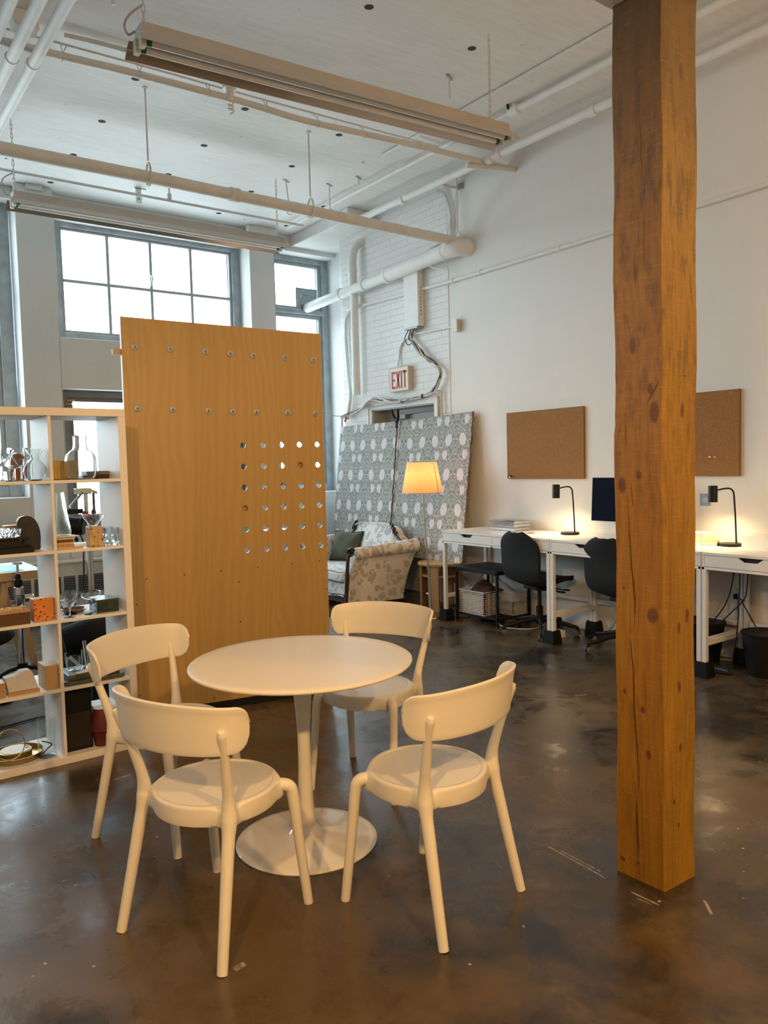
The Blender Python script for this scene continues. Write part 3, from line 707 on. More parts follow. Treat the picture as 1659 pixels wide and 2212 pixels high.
# ------------------------------------------------------------------ tall plywood panel above a black shadow strip
A = Vector((1.496, 4.545, 0)); U = Vector((.9812, -.193, 0)); Nn = Vector((.193, .9812, 0)); WP = 1.233; TP = .02
ang = math.atan2(U.y, U.x)
panel = thing('plywood_panel', 'tall upright plywood panel with two rows of metal caps and a grid of round holes', 'panel', tuple(A)); panel.rotation_euler = (0, 0, ang)
def Z0(): panel.rotation_euler = (0, 0, ang)
hu = [.696, .823, .946, 1.067, 1.188]; hz = [.982, 1.112, 1.244, 1.375, 1.505, 1.637]
cu = [.6325] + [(hu[i]+hu[i+1])/2 for i in range(4)] + [WP]; cz = [.916] + [(hz[i]+hz[i+1])/2 for i in range(5)] + [1.703]
m = MB(); zb, ztL, ztR = .05, 2.388, 2.346; r = .0185
def zt(u): return lerp(ztL, ztR, u/WP)
def pp(u, y, z): return (A.x+u, A.y+y, z)      # local frame; the empty carries the rotation
for u0_, u1_, a0, a1, b0, b1 in ((0, cu[0], zb, zb, ztL, zt(cu[0])), (cu[0], WP, zb, zb, cz[0], cz[0]), (cu[0], WP, cz[-1], cz[-1], zt(cu[0]), ztR)):
    for y, fl in ((0, 0), (TP, 1)):
        q = [pp(u0_, y, a0), pp(u1_, y, a1), pp(u1_, y, b1), pp(u0_, y, b0)]; m.quad(*(q[::-1] if fl else q))
for i in range(5):
    for j in range(6):
        c0, c1, d0, d1_ = cu[i], cu[i+1], cz[j], cz[j+1]
        gs = [2*PI*k/32 for k in range(32)] + [math.atan2(q-hz[j], p-hu[i]) % (2*PI) for p in (c0, c1) for q in (d0, d1_)]
        gs = sorted(gs); gs.append(gs[0]+2*PI)
        for k in range(len(gs)-1):
            g0, g1 = gs[k], gs[k+1]
            def edge(g):
                dx, dz_ = math.cos(g), math.sin(g); tt = 9
                for lim, d in (((c1-hu[i]) if dx > 0 else (c0-hu[i]), dx), ((d1_-hz[j]) if dz_ > 0 else (d0-hz[j]), dz_)):
                    if abs(d) > 1e-6: tt = min(tt, lim/d)
                return (hu[i]+dx*tt, hz[j]+dz_*tt)
            e0, e1 = edge(g0), edge(g1); h0 = (hu[i]+r*math.cos(g0), hz[j]+r*math.sin(g0)); h1 = (hu[i]+r*math.cos(g1), hz[j]+r*math.sin(g1))
            for y, fl in ((0, 0), (TP, 1)):
                q = [pp(h0[0], y, h0[1]), pp(e0[0], y, e0[1]), pp(e1[0], y, e1[1]), pp(h1[0], y, h1[1])]; m.quad(*(q if fl else q[::-1]))
            m.quad(pp(h0[0], 0, h0[1]), pp(h1[0], 0, h1[1]), pp(h1[0], TP, h1[1]), pp(h0[0], TP, h0[1]))
        for cxx, czz in ((c0, d0), (c1, d0), (c1, d1_), (c0, d1_)): pass
m.quad(pp(0, 0, zb), pp(0, TP, zb), pp(0, TP, ztL), pp(0, 0, ztL)); m.quad(pp(WP, 0, zb), pp(WP, 0, ztR), pp(WP, TP, ztR), pp(WP, TP, zb))
m.quad(pp(0, 0, ztL), pp(0, TP, ztL), pp(WP, TP, ztR), pp(WP, 0, ztR)); m.quad(pp(0, 0, zb), pp(WP, 0, zb), pp(WP, TP, zb), pp(0, TP, zb))
build('board', m, ply_m, panel)
for k, (u, z) in enumerate([(.074, 2.217), (.277, 2.211), (.485, 2.205), (.636, 2.199), (.784, 2.192), (.988, 2.187), (1.176, 2.179), (.074, 1.86), (.277, 1.855), (.489, 1.849), (.64, 1.845), (.789, 1.843), (.992, 1.841), (1.18, 1.836)]):
    c = build('metal_cap', MB().lathe([(1e-6, -.0045), (.017, -.0045), (.0205, -.003), (.021, 0)], pp(u, -.001, z), 24, axis='y'), cap_m, panel, smooth=True)
    build('cap_centre', MB().lathe([(1e-6, -.007), (.005, -.007), (.0055, -.004)], pp(u+random.uniform(-.001, .001), -.001, z), 12, axis='y').obox(pp(u, -.006, z-.006), .008, .003, .003), capd_m, c)
for u, z in [(.082, .853), (.305, .859), (.528, .864), (.762, .869), (.99, .873), (1.176, .876), (.638, .785), (.019, .707), (.639, .534), (.014, .158), (.457, .076), (1.222, .688)]:
    build('screw', MB().lathe([(1e-6, -.0012), (.0042, -.0010), (.0048, 0)], pp(u, -.0002, z), 10, axis='y'), brownbox_m, panel)
# braces at the back, seen through some of the holes, and a black strip standing in for the shadow line below
fb = MB(); fb.box(A.x, A.x+.05, A.y+TP, A.y+TP+.04, .07, 2.36); fb.box(A.x+WP-.05, A.x+WP, A.y+TP, A.y+TP+.04, .07, .90); fb.box(A.x+.05, A.x+WP-.05, A.y+TP, A.y+TP+.04, .07, .12)
build('frame', fb, birch_m, panel, bevel=.002)
build('diagonal_brace', MB().bar((A.x+.62, A.y+TP+.014, 1.19), (A.x+1.20, A.y+TP+.014, 1.585), .02, .055), stool_m, panel)
build('peg', MB().obox((A.x-.012, A.y+.045, 2.19), .07, .03, .032), birch_m, panel, bevel=.002)
build('shadow_strip', MB().box(A.x+.01, A.x+WP-.01, A.y-.0, A.y+.10, .0, .05), blk_m, panel, bevel=.002)
# ------------------------------------------------------------------ pipes, conduits and fittings under the ceiling
def pipe(name, pts, r, mat, label, cat='pipe', group=None, n=14, parts=None, loc=None):
    t = thing(name, label, cat, loc or tuple(Vector(pts[0])), group)
    build('pipe_run', MB().tube(pts, r, n), mat, t, smooth=True)
    return t
# big sprinkler main crossing the room, hung on three rods
p = pipe('sprinkler_main', [(-3.4, 5.905, 3.690), (2.3, 5.905, 3.722), (XW, 5.905, 3.700)], .047, pipe_m, 'thick beige sprinkler pipe crossing the room on rods, ending at the white side wall')
for x, z in ((-1.0, 3.70), (2.21, 3.724), (3.645, 3.715), (5.36, 3.70)):
    h = MB().tube([(x, 5.905, z+.12), (x, 5.905, ZC)], .0065, 8)
    h.lathe([(1e-6, -.004), (.022, -.004), (.024, 0)], (x, 5.905, ZC-.001), 12)
    o = build('hanger_rod', h, cond_m, p, smooth=True)
    c = MB(); pts = [(x, 5.905+.052*math.sin(a), z-.01+(.052 if abs(a) > PI/2 else .115)*math.cos(a)) for a in [2*PI*i/20-PI for i in range(20)]]
    c.tube(pts, .0085, 8, closed=True); build('clevis', c, pipe_m, o, smooth=True)
build('coupling', MB().lathe([(.048, -.045), (.056, -.04), (.056, -.012), (.050, 0), (.056, .012), (.056, .04), (.048, .045)], (2.92, 5.905, 3.720), 20, axis='x'), pipe_m, p, smooth=True)
build('wall_collar', MB().lathe([(.048, -.05), (.064, -.045), (.066, 0)], (XW, 5.905, 3.700), 20, axis='x'), pipe_m, p, smooth=True)
# branch conduit with trapeze wire, droops slightly
cpts = spline([(-2.6, 5.72, 4.26), (1.14, 5.56, 4.265), (1.9, 5.50, 4.262), (2.75, 5.44, 4.245), (3.25, 5.40, 4.215), (3.7, 5.37, 4.22), (4.4, 5.33, 4.235), (4.95, 5.30, 4.235), (5.38, 5.26, 4.23)], 6)
p = pipe('ceiling_conduit', cpts, .026, pipe_m, 'wavy beige pipe clipped under the ceiling just beyond the near light fixture')
wp = spline([(-2.6, 5.66, 4.33), (1.45, 5.50, 4.325), (2.7, 5.46, 4.315), (3.8, 5.42, 4.31), (4.72, 5.43, 4.33)], 4)
build('support_wire', MB().tube(wp, .0075, 8), cond_m, p, smooth=True)
for x in (1.52, 2.02, 2.52, 2.98, 3.42, 3.86, 4.4):
    i = min(range(len(cpts)), key=lambda k: abs(cpts[k].x-x)); q = cpts[i]; i2 = min(range(len(wp)), key=lambda k: abs(wp[k].x-x)); w2 = wp[i2]
    build('clip', MB().tube([(x-.02, w2.y, w2.z), (x, q.y, q.z+.02), (x+.02, w2.y, w2.z)], .0045, 6).tube([(x, q.y+.028*math.cos(a), q.z+.028*math.sin(a)) for a in [2*PI*i/12 for i in range(12)]], .004, 6, closed=True), cond_m, p)
# small conduit feeding the bare bulb holder
p = pipe('lamp_conduit', spline([(1.50, 5.40, 4.335), (1.75, 5.39, 4.345), (2.3, 5.37, 4.345), (2.50, 5.39, 4.34), (2.62, 5.42, 4.33)], 6), .014, cond_m, 'thin white conduit running from the corner box to the bare bulb holder', 'conduit')
t = thing('bulb_holder', 'round ceiling lampholder with a bare unlit spiral bulb', 'light', (2.68, 5.43, ZC))
build('ceiling_box', MB().lathe([(1e-6, -.075), (.052, -.075), (.055, -.04), (.060, -.035), (.060, 0)], (2.68, 5.43, ZC), 24), pipe_w_m, t, smooth=True)
build('socket', MB().lathe([(1e-6, -.14), (.026, -.14), (.030, -.10), (.034, -.075)], (2.68, 5.43, ZC), 20), pipe_w_m, t, smooth=True)
sp = [(2.68+.022*math.cos(a*.7), 5.43+.022*math.sin(a*.7), ZC-.15-a*.0032) for a in range(30)]
build('spiral_bulb', MB().tube(sp, .0075, 8).lathe([(1e-6, -.16), (.02, -.158), (.024, -.14)], (2.68, 5.43, ZC), 16), glass_m if False else tube_m, t, smooth=True)
# thin pipe near the windows
p = pipe('thin_ceiling_pipe', [(-2.5, 7.78, 4.235), (4.70, 7.78, 4.235)], .014, cond_m, 'thin straight pipe under the ceiling near the windows, above the far light fixture')
build('stub', MB().tube([(3.12, 7.78, 4.24), (3.12, 7.78, 4.30), (3.12, 7.78, ZC)], .010, 8).lathe([(.012, 0), (.022, .01), (.022, .06), (.012, .07)], (3.12, 7.78, 4.24), 14), cond_m, p, smooth=True)
t = thing('slotted_bracket', 'small slotted metal bracket hanging from the ceiling above the window', 'bracket', (2.88, 8.0, ZC))
bb = MB().box(2.84, 2.96, 8.0, 8.01, ZC-.010, ZC).box(2.85, 2.91, 8.0, 8.006, ZC-.155, ZC-.005); build('plate', bb, pipe_w_m, t)
for z in (.06, .11): build('slot', MB().box(2.868, 2.892, 7.998, 8.0, ZC-z-.012, ZC-z+.012), cap_m, t)
# pipes along the right wall
p = pipe('wall_sprinkler_pipe', [(5.13, 7.33, 4.245), (5.13, YB, 4.225)], .036, pipe_w_m, 'white pipe running along the top of the right wall')
for y in (1.9, 4.05, 5.2, 6.5):
    build('joint', MB().lathe([(.036, -.035), (.044, -.03), (.044, .03), (.036, .035)], (5.13, y, 4.235), 18, axis='y'), pipe_w_m, p, smooth=True)
p = pipe('slim_ceiling_pipe', [(4.74, 8.25, 4.33), (4.72, 4.55, 4.305)], .017, pipe_w_m, 'slim white pipe under the ceiling beside the wall pipe, ending at a black hook', n=12)
p2 = pipe('near_ceiling_pipe', [(4.72, 4.52, 4.305), (4.72, YB, 4.29)], .028, pipe_w_m, 'white ceiling pipe between the black hook and the top of the timber post', n=14)
build('tee_fitting', MB().lathe([(.03, -.05), (.04, -.045), (.04, .045), (.03, .05)], (4.72, 4.50, 4.305), 18, axis='y').lathe([(.022, .03), (.028, .035), (.028, .075), (.02, .08)], (4.72, 4.50, 4.305), 14), pipe_w_m, p2, smooth=True)
t = thing('black_hook', 'black iron pipe hanger hook at the ceiling above the wall corner', 'hook', (4.70, 4.53, ZC))
build('hook_ring', MB().tube([(4.70+.022*math.cos(a), 4.53, ZC-.035+.034*math.sin(a)) for a in [2*PI*i/14 for i in range(14)]], .011, 8, closed=True), blk_m, t, smooth=True)
for nm, xx, r in (('left', 1.345, .037), ('mid', 1.215, .037), ('far', 1.085, .030)):
    lab = {'left': 'white pipe along the upper left ceiling, rightmost of the three that run towards the windows', 'mid': 'white pipe along the upper left ceiling, middle of the three that run towards the windows', 'far': 'white pipe along the upper left ceiling, leftmost of the three that run towards the windows'}[nm]
    p = pipe('long_ceiling_pipe', [(xx+.003, YB, 4.20), (xx, YP-.02, 4.19)], r, pipe_w_m, lab)
    for y in (4.66, 5.62): 
        if nm != 'far': build('joint', MB().lathe([(r, -.03), (r+.007, -.026), (r+.007, .026), (r, .03)], (xx, y, 4.195), 18, axis='y'), pipe_w_m, p, smooth=True)
single('ceiling_junction_box', MB().box(1.18, 1.33, 5.33, 5.45, ZC-.10, ZC), pipe_w_m, 'square white junction box on the ceiling above the left pipes', 'junction box', bevel=.004)
# loose hangers left in the slab
def loose(x, y, L, ring, lab, lean=0.0):
    t = thing('loose_hanger', lab, 'hanger', (x, y, ZC))
    build('rod', MB().tube([(x, y, ZC), (x+lean, y, ZC-L)], .006, 8), cond_m, t, smooth=True)
    build('clamp_plate', MB().obox((x, y, ZC-.004), .10, .018, .006, .5), cap_m, t)
    if ring: build('hook', MB().tube([(x+lean+ring*math.sin(a), y, ZC-L-ring+ring*math.cos(a)) for a in [i*PI/9 for i in range(0, 14)]], .005, 6), cond_m, t, smooth=True)
loose(4.05, 7.02, .27, .03, 'bent loose hanger rod, left of the pair beyond the big pipe', .03)
loose(4.48, 6.88, .24, .035, 'straight loose hanger rod with a ring, right of the pair beyond the big pipe')
loose(4.03, 4.50, .16, 0, 'short steel hanger stub on the ceiling behind the near light fixture')
loose(4.62, 6.55, .07, 0, 'very short steel stub near the top of the painted brick wall')
single('ceiling_stub', MB().lathe([(.012, -.15), (.014, -.14), (.013, -.01), (.03, -.006), (.03, 0)], (1.60, 4.72, ZC), 12), pipe_w_m, 'short white threaded stub hanging above the left end of the near light fixture', 'stub')
# ---- fluorescent fixtures
def fixture(x0, x1, y, zl, zr, lab, chl, chr_, rev=1):
    t = thing('fluorescent_fixture', lab, 'light fixture', ((x0+x1)/2, y, (zl+zr)/2), 'chain hung strip lights')
    sl = (zr-zl)/(x1-x0)
    def P(x, dy, dz): return (x, y+dy, zl+(x-x0)*sl+dz)
    def loft(prof, a, b_):
        m = MB()
        m.grid(lambda u, v: P(lerp(a, b_, u), *prof[min(len(prof)-1, int(round(v*(len(prof)-1))))]), 2, len(prof)); return m
    hs = [(-.055, -.062), (-.055, 0), (.055, 0), (.055, -.062), (-.055, -.062)]
    hb = loft(hs, x0, x1); n = 4
    for xe in (x0, x1): hb.quad(P(xe, -.055, 0), P(xe, .055, 0), P(xe, .055, -.062), P(xe, -.055, -.062))
    build('housing', hb, fixture_m, t)
    for s in (-1, 1):
        build('reflector_wing', loft([(s*.054, -.056), (s*.092, -.078), (s*.122, -.118), (s*.120, -.120)], x0-.03, x1+.03), fixture_m if s < 0 else refl_m, t, solid=.0018)
        tb = MB(); tb.tube([P(x0+.03, s*.040, -.090), P(x1-.03, s*.040, -.090)], .0188, 14)
        o = build('tube', tb, tube_m, t, smooth=True)
        for xe in (x0+.035, x1-.035): build('tube_cap', MB().tube([P(xe-.012, s*.040, -.090), P(xe+.012, s*.040, -.090)], .0197, 14), tubeend_m, o, smooth=True)
        for xe in (x0+.005, x1-.005): build('lamp_socket', MB().box(xe-.014, xe+.014, y+s*.040-.022, y+s*.040+.022, P(xe, 0, -.12)[2], P(xe, 0, -.05)[2]), signb_m, t, bevel=.003)
    build('ballast_cover', loft([(-.03, -.063), (-.02, -.078), (.02, -.078), (.03, -.063)], x0+.02, x1-.02), fixture_m, t)
    for xc in (chl, chr_):
        m = MB(); z = P(xc, 0, 0)[2]; k = 0
        while z < ZC-.02:
            h = .046
            pts = [(math.cos(a)*.0085, (h*.5-.008)*(1 if math.sin(a) > 0 else -1)+.008*math.sin(a)) for a in [2*PI*i/10 for i in range(10)]]
            c0 = z+h*.5-.004
            m.tube([((xc+u) if k % 2 == 0 else xc, y if k % 2 == 0 else y+u, c0+w_) for u, w_ in pts], .0030, 6, closed=True)
            z += h-.010; k += 1
        build('chain', m, cond_m, t, smooth=True)
    return t
f1 = fixture(1.44, 3.99, 3.905, 3.70, 3.80, 'long chain-hung fluorescent strip light nearest the camera, with green-capped tubes', 1.47, 3.86)
f2 = fixture(1.47, 3.98, 7.015, 3.80, 3.795, 'long chain-hung fluorescent strip light farther away, in front of the gridded window', 1.49, 3.93)
build('flex', MB().tube(spline([(1.46, 3.9, 3.80), (1.40, 3.9, 3.74), (1.37, 3.9, 3.68), (1.39, 3.91, 3.645), (1.425, 3.91, 3.67)], 5), .006, 8), cable_m, f1, smooth=True)
build('flex', MB().tube(spline([(1.48, 7.0, 3.95), (1.40, 7.0, 3.88), (1.41, 7.0, 3.78), (1.45, 7.0, 3.76)], 5), .005, 8), cable_m, f2, smooth=True)

# ------------------------------------------------------------------ right wall services
t = thing('vent_pipe', 'wide white vent pipe along the painted brick wall with a tee and a long drop', 'pipe', (5.31, 7.68, 3.57))
YT = 7.69
build('horizontal_run', MB().tube([(5.33, YF-.03, 3.545), (5.31, 8.2, 3.555), (5.30, 6.98, 3.585)], .060, 20), pipe_w_m, t, smooth=True)
build('large_run', MB().tube([(5.29, 6.98, 3.59), (5.28, 5.93, 3.62)], .078, 22), pipe_w_m, t, smooth=True)
build('end_elbow', MB().tube(spline([(5.28, 5.99, 3.62), (5.30, 5.86, 3.62), (5.36, 5.80, 3.62), (XW+.02, 5.80, 3.62)], 6), .082, 22), pipe_w_m, t, smooth=True)
build('riser', MB().tube(spline([(5.30, YT, 3.60), (5.30, YT, 3.85), (5.31, YT-.01, 4.00), (5.36, YT-.04, 4.09), (XW+.05, YT-.09, 4.13)], 8), .050, 20), pipe_w_m, t, smooth=True)
build('drop', MB().shell([(.046, 2.33), (.046, 3.55)], (5.32, YT+.01, 0), 24, t=.004), pipe_w_m, t, smooth=True)
for c, r, w_ in (((5.31, YT+.28, 3.565), .070, .05), ((5.305, YT-.22, 3.575), .070, .05), ((5.295, 6.99, 3.588), .087, .04), ((5.285, 6.02, 3.618), .086, .03)):
    build('collar', MB().lathe([(r-.012, -w_/2-.004), (r, -w_/2), (r, w_/2), (r-.012, w_/2+.004)], c, 24, axis='y'), pipe_w_m, t, smooth=True)
build('collar', MB().lathe([(.050, 3.76), (.056, 3.762), (.056, 3.80), (.050, 3.802)], (5.30, YT, 0), 22), pipe_w_m, t, smooth=True)
build('bracket', MB().tube(spline([(5.30, 6.25, 3.70), (5.22, 6.25, 3.62), (5.28, 6.24, 3.52), (5.33, 6.10, 3.47), (5.34, 6.03, 3.44), (5.34, 6.03, 3.40)], 5), .008, 8), pipe_w_m, t, smooth=True)
pipe('wall_conduit', [(XW-.02, 7.95, 3.385), (XW-.02, 6.10, 3.345), (XW-.02, 4.05, 3.342), (XW-.022, YB, 3.36)], .0185, pipe_w_m, 'thin white conduit running level along the whole right wall above the corkboards', 'conduit')
for y in (6.02, 5.62, 4.62): build('saddle', MB().lathe([(.0185, -.012), (.025, -.010), (.025, .010), (.0185, .012)], (XW-.02, y, 3.345), 14, axis='y'), pipe_w_m, [o for o in D.objects if o.name.startswith('wall_conduit')][0], smooth=True)
pipe('drop_conduit', spline([(XW-.03, 7.80, 3.40), (XW-.03, 7.88, 3.36), (XW-.03, 7.97, 3.26), (XW-.03, 7.985, 3.0), (XW-.03, 7.95, 2.6), (XW-.03, 7.92, 2.35), (XW-.03, 7.96, 2.2), (XW-.03, 8.0, 2.06)], 6), .022, pipe_w_m, 'white conduit that bends down the brick wall left of the drain drop', 'conduit', n=12)
t = thing('electric_panel_box', 'tall narrow white electrical box on the brick wall below the vent pipe', 'electrical box', (5.37, 6.63, 2.95))
build('cabinet', MB().box(5.325, XW, 6.515, 6.755, 2.965, 3.575), pipe_w_m, t, bevel=.004)
vb = MB()
for i in range(9): vb.box(5.36+.002*(i % 2), 5.366+.002*(i % 2), 6.5135, 6.5155, 3.08+i*.035, 3.10+i*.035)
vb.box(5.385, 5.40, 6.513, 6.5155, 3.53, 3.536)
build('vent_slots', vb, hole_m, t)
build('gland_plate', MB().box(5.31, XW-.01, 6.52, 6.74, 2.945, 2.960), cap_m, t)
t = thing('exit_sign', 'cream box sign with red letters reading EXIT above the doorway', 'sign', (5.38, 6.905, 2.305))
ex = MB().box(5.352, XW, 6.735, 7.085, 2.305, 2.572); build('sign_box', ex, signb_m, t, bevel=.004)
build('face_plate', MB().box(5.346, 5.353, 6.745, 7.075, 2.315, 2.562), signw_m, t, bevel=.002)
# condensed letters, read from -X (y decreases to the right)
def letter(polys, y0, wdt, z0, hgt):
    m = MB()
    for poly in polys: m.prism([(y0-p*wdt, z0+q*hgt) for p, q in poly], 5.3435, 5.3465, 'x')
    return m
LZ, LH = 2.335, .19; a = .30
E_ = [[(0, 0), (a, 0), (a, 1), (0, 1)], [(a, 0), (1, 0), (1, .13), (a, .13)], [(a, .44), (.85, .44), (.85, .57), (a, .57)], [(a, .87), (1, .87), (1, 1), (a, 1)]]
X_ = [[(0, 0), (.32, 0), (1, 1), (.68, 1)], [(.68, 0), (1, 0), (.32, 1), (0, 1)]]
I_ = [[(0, 0), (1, 0), (1, 1), (0, 1)]]; T_ = [[(.34, 0), (.66, 0), (.66, 1), (.34, 1)], [(0, .87), (1, .87), (1, 1), (0, 1)]]
for nm, L_, y0, w_ in (('letter', E_, 7.035, .068), ('letter', X_, 6.955, .075), ('letter', I_, 6.868, .024), ('letter', T_, 6.832, .068)):
    build(nm, letter(L_, y0, w_, LZ, LH), red_m, t, fix=False)
build('bezel', MB().box(5.344, 5.352, 6.735, 6.747, 2.305, 2.572).box(5.344, 5.352, 7.073, 7.085, 2.305, 2.572).box(5.344, 5.352, 6.747, 7.073, 2.305, 2.317).box(5.344, 5.352, 6.747, 7.073, 2.560, 2.572), signb_m, t, bevel=.001)
pipe('exit_sign_conduit', spline([(XW-.015, 6.70, 2.895), (XW-.015, 6.86, 2.86), (XW-.015, 6.93, 2.79), (XW-.015, 6.95, 2.70), (5.375, 6.955, 2.572)], 6), .011, pipe_w_m, 'short white conduit curving down into the exit sign', 'conduit', n=10)
pipe('outlet_conduit', [(XW-.015, 6.70, 2.905), (XW-.015, 6.04, 2.885)], .012, pipe_w_m, 'thin white conduit from the electrical box to the small wall box', 'conduit', n=10)
t = thing('small_wall_box', 'small cream box on the wall at the seam between brick and plaster', 'wall box', (5.39, 5.975, 2.82))
build('box_body', MB().box(XW-.055, XW, 5.94, 6.01, 2.825, 2.945), signb_m, t, bevel=.004)
build('box_lid', MB().box(XW-.060, XW-.053, 5.936, 6.014, 2.820, 2.950), pipe_w_m, t, bevel=.002)
pipe('door_side_conduit', [(XW-.03, 6.28, 2.255), (XW-.03, 6.235, 2.24), (XW-.03, 6.225, 2.21), (XW-.03, 6.225, .3)], .011, burlap_m if False else signb_m, 'cream conduit running down beside the exit door frame', 'conduit', n=10)
# bundle of loose data cables
t = thing('cable_bundle', 'sagging bundle of grey and white cables strung over the exit doorway', 'cables', (5.37, 6.9, 2.2))
main = [(5.36, 6.66, 2.955), (5.36, 6.70, 2.87), (5.35, 6.63, 2.79), (5.35, 6.52, 2.68), (5.35, 6.40, 2.585), (5.35, 6.27, 2.51), (5.35, 6.205, 2.455), (5.35, 6.23, 2.36), (5.35, 6.30, 2.275), (5.35, 6.40, 2.225), (5.35, 6.60, 2.205), (5.35, 6.80, 2.19), (5.35, 7.00, 2.195), (5.35, 7.20, 2.225), (5.35, 7.38, 2.255), (5.35, 7.55, 2.215), (5.35, 7.72, 2.15), (5.35, 7.92, 2.115), (5.35, 8.10, 2.095)]
for i in range(11):
    ps = [(x+random.uniform(-.014, .018), y+random.uniform(-.022, .022), z+random.uniform(-.020, .020)) for x, y, z in main]
    if i % 3 == 0: ps = ps[:random.randint(13, 16)]+[(5.36, 7.5+random.uniform(0, .2), 2.16)]
    build('cable', MB().tube(spline(ps, 5), .0068, 7), (cable_m, cablew_m, cable_m, tan_m, cablew_m, cabled_m, cable_m, cablew_m, cable_m, cable_m, cabled_m)[i], t, smooth=True)
for y, z, c in ((6.86, 2.19, cableb_m), (6.50, 2.215, cabled_m)): build('cable_tie', MB().lathe([(.020, -.006), (.024, -.004), (.024, .004), (.020, .006)], (5.352, y, z), 14, axis='y'), c, t, smooth=True)
build('loop', MB().tube(spline([(5.35, 6.72, 2.95), (5.33, 6.76, 2.86), (5.34, 6.72, 2.79), (5.35, 6.67, 2.80)], 5), .005, 7), cabled_m, t, smooth=True)
build('loose_tail', MB().tube(spline([(5.36, 8.0, 2.10), (5.30, 8.15, 2.11), (5.22, 8.28, 2.17), (5.15, 8.42, 2.24)], 5), .005, 7), cable_m, t, smooth=True)
build('red_plug', MB().obox((5.34, 7.99, 2.055), .012, .03, .065, 0, .35), red_m, t, bevel=.003)
for k in range(4): build('cable', MB().tube(spline([(5.37, 8.07+.01*k, 2.09), (5.38, 8.115+.008*k, 2.02), (5.385, 8.125+.008*k, 1.6), (5.385, 8.12+.008*k, .3)], 4), .005, 6), (cable_m, cabled_m, cablew_m, cable_m)[k], t, smooth=True)
t = thing('ceiling_cable_drop', 'bundle of cables dropping from the ceiling corner behind the thick sprinkler pipe', 'cables', (5.38, 6.05, ZC))
for k in range(5):
    d = random.uniform(-.01, .01)
    build('cable', MB().tube(spline([(5.36, 6.20+d, 4.30), (5.385, 6.10+d, 4.22), (5.385, 6.03+d, 4.05), (5.385, 6.02+d*1.5, 3.9), (5.385, 6.06+d, 3.78), (5.37, 6.25+k*.02, 3.74), (5.365, 6.42+k*.02, 3.70), (5.36, 6.47, 3.60)][:(8 if k < 3 else 6)], 5), .006, 7), (cable_m, cablew_m, cable_m, cablew_m, cable_m)[k], t, smooth=True)
build('slant_wire', MB().tube(spline([(5.38, 5.90, 4.30), (5.38, 5.97, 4.1), (5.38, 6.08, 3.84), (5.36, 6.12, 3.70), (5.25, 6.18, 3.62), (5.3, 6.22, 3.50)], 5), .004, 6), cablew_m, t, smooth=True)
t = thing('corner_bracket', 'small steel bracket where the hanger rod meets the wall near the ceiling', 'bracket', (5.36, 5.9, 4.28))
build('arm', MB().tube([(5.20, 6.0, 4.27), (5.40, 5.95, 4.25)], .012, 8), cond_m, t, smooth=True); build('plate', MB().box(5.395, XW, 5.86, 5.93, 4.22, 4.28), cap_m, t, bevel=.003)
# small stub with clamps at the right end of the near fixture
t = thing('pipe_stub_cluster', 'short capped pipe stub with clamps beside the right end of the near light fixture', 'pipe', (5.3, 4.9, 4.28))
build('stub', MB().tube([(4.98, 5.35, 4.20), (5.40, 5.15, 4.185)], .024, 14), pipe_m, t, smooth=True)
for k in range(3): build('clamp', MB().obox((5.03+.06*k, 5.36-.03*k, 4.235), .022, .02, .03, -.4), capd_m, t, bevel=.002)
build('bent_rod', MB().tube(spline([(4.02, 4.0, 3.72), (4.06, 4.02, 3.66), (4.12, 4.04, 3.655), (4.16, 4.05, 3.66)], 4), .006, 8), cond_m, f1, smooth=True)
# ------------------------------------------------------------------ corkboards
for nm, y0, y1, z0, z1, lab in (('a', 4.377, 5.291, 1.330, 1.952, 'left cork pinboard on the right wall, pins clustered in its lower left corner'),
                                ('b', 2.981, 3.90, 1.350, 1.972, 'right cork pinboard partly behind the timber post, with two pale pins')):
    t = thing('corkboard', lab, 'corkboard', (XW-.012, (y0+y1)/2, z0), 'cork pinboards above the desks')
    build('cork_panel', MB().box(XW-.022, XW-.0005, y0, y1, z0, z1), cork_m, t, bevel=.0015)
    build('edge_band', MB().box(XW-.023, XW-.001, y1-.004, y1+.001, z0, z1).box(XW-.023, XW-.001, y0-.001, y0+.004, z0, z1).box(XW-.023, XW-.001, y0, y1, z1-.003, z1+.001).box(XW-.023, XW-.001, y0, y1, z0-.001, z0+.003), hdr_m, t)
    if nm == 'a':
        for y, z, c in ((5.262, 1.368, redk_m), (5.270, 1.350, cabled_m), (5.255, 1.348, cap_m), (5.245, 1.355, cabled_m), (5.268, 1.342, cabled_m), (5.248, 1.340, paperw_m), (5.235, 1.350, cabled_m)):
            build('push_pin', MB().lathe([(1e-6, -.018), (.007, -.017), (.007, -.013), (.0035, -.011), (.0035, -.004), (.006, 0)], (XW-.022, y, z), 10, axis='x'), c, t, smooth=True)
    else:
        for y, c in ((3.165, yellow_m), (3.205, paperw_m)): build('push_pin', MB().lathe([(1e-6, -.018), (.007, -.017), (.007, -.013), (.0035, -.011), (.0035, -.004), (.006, 0)], (XW-.022, y, 1.488+(.003 if c is paperw_m else 0)), 10, axis='x'), c, t, smooth=True)

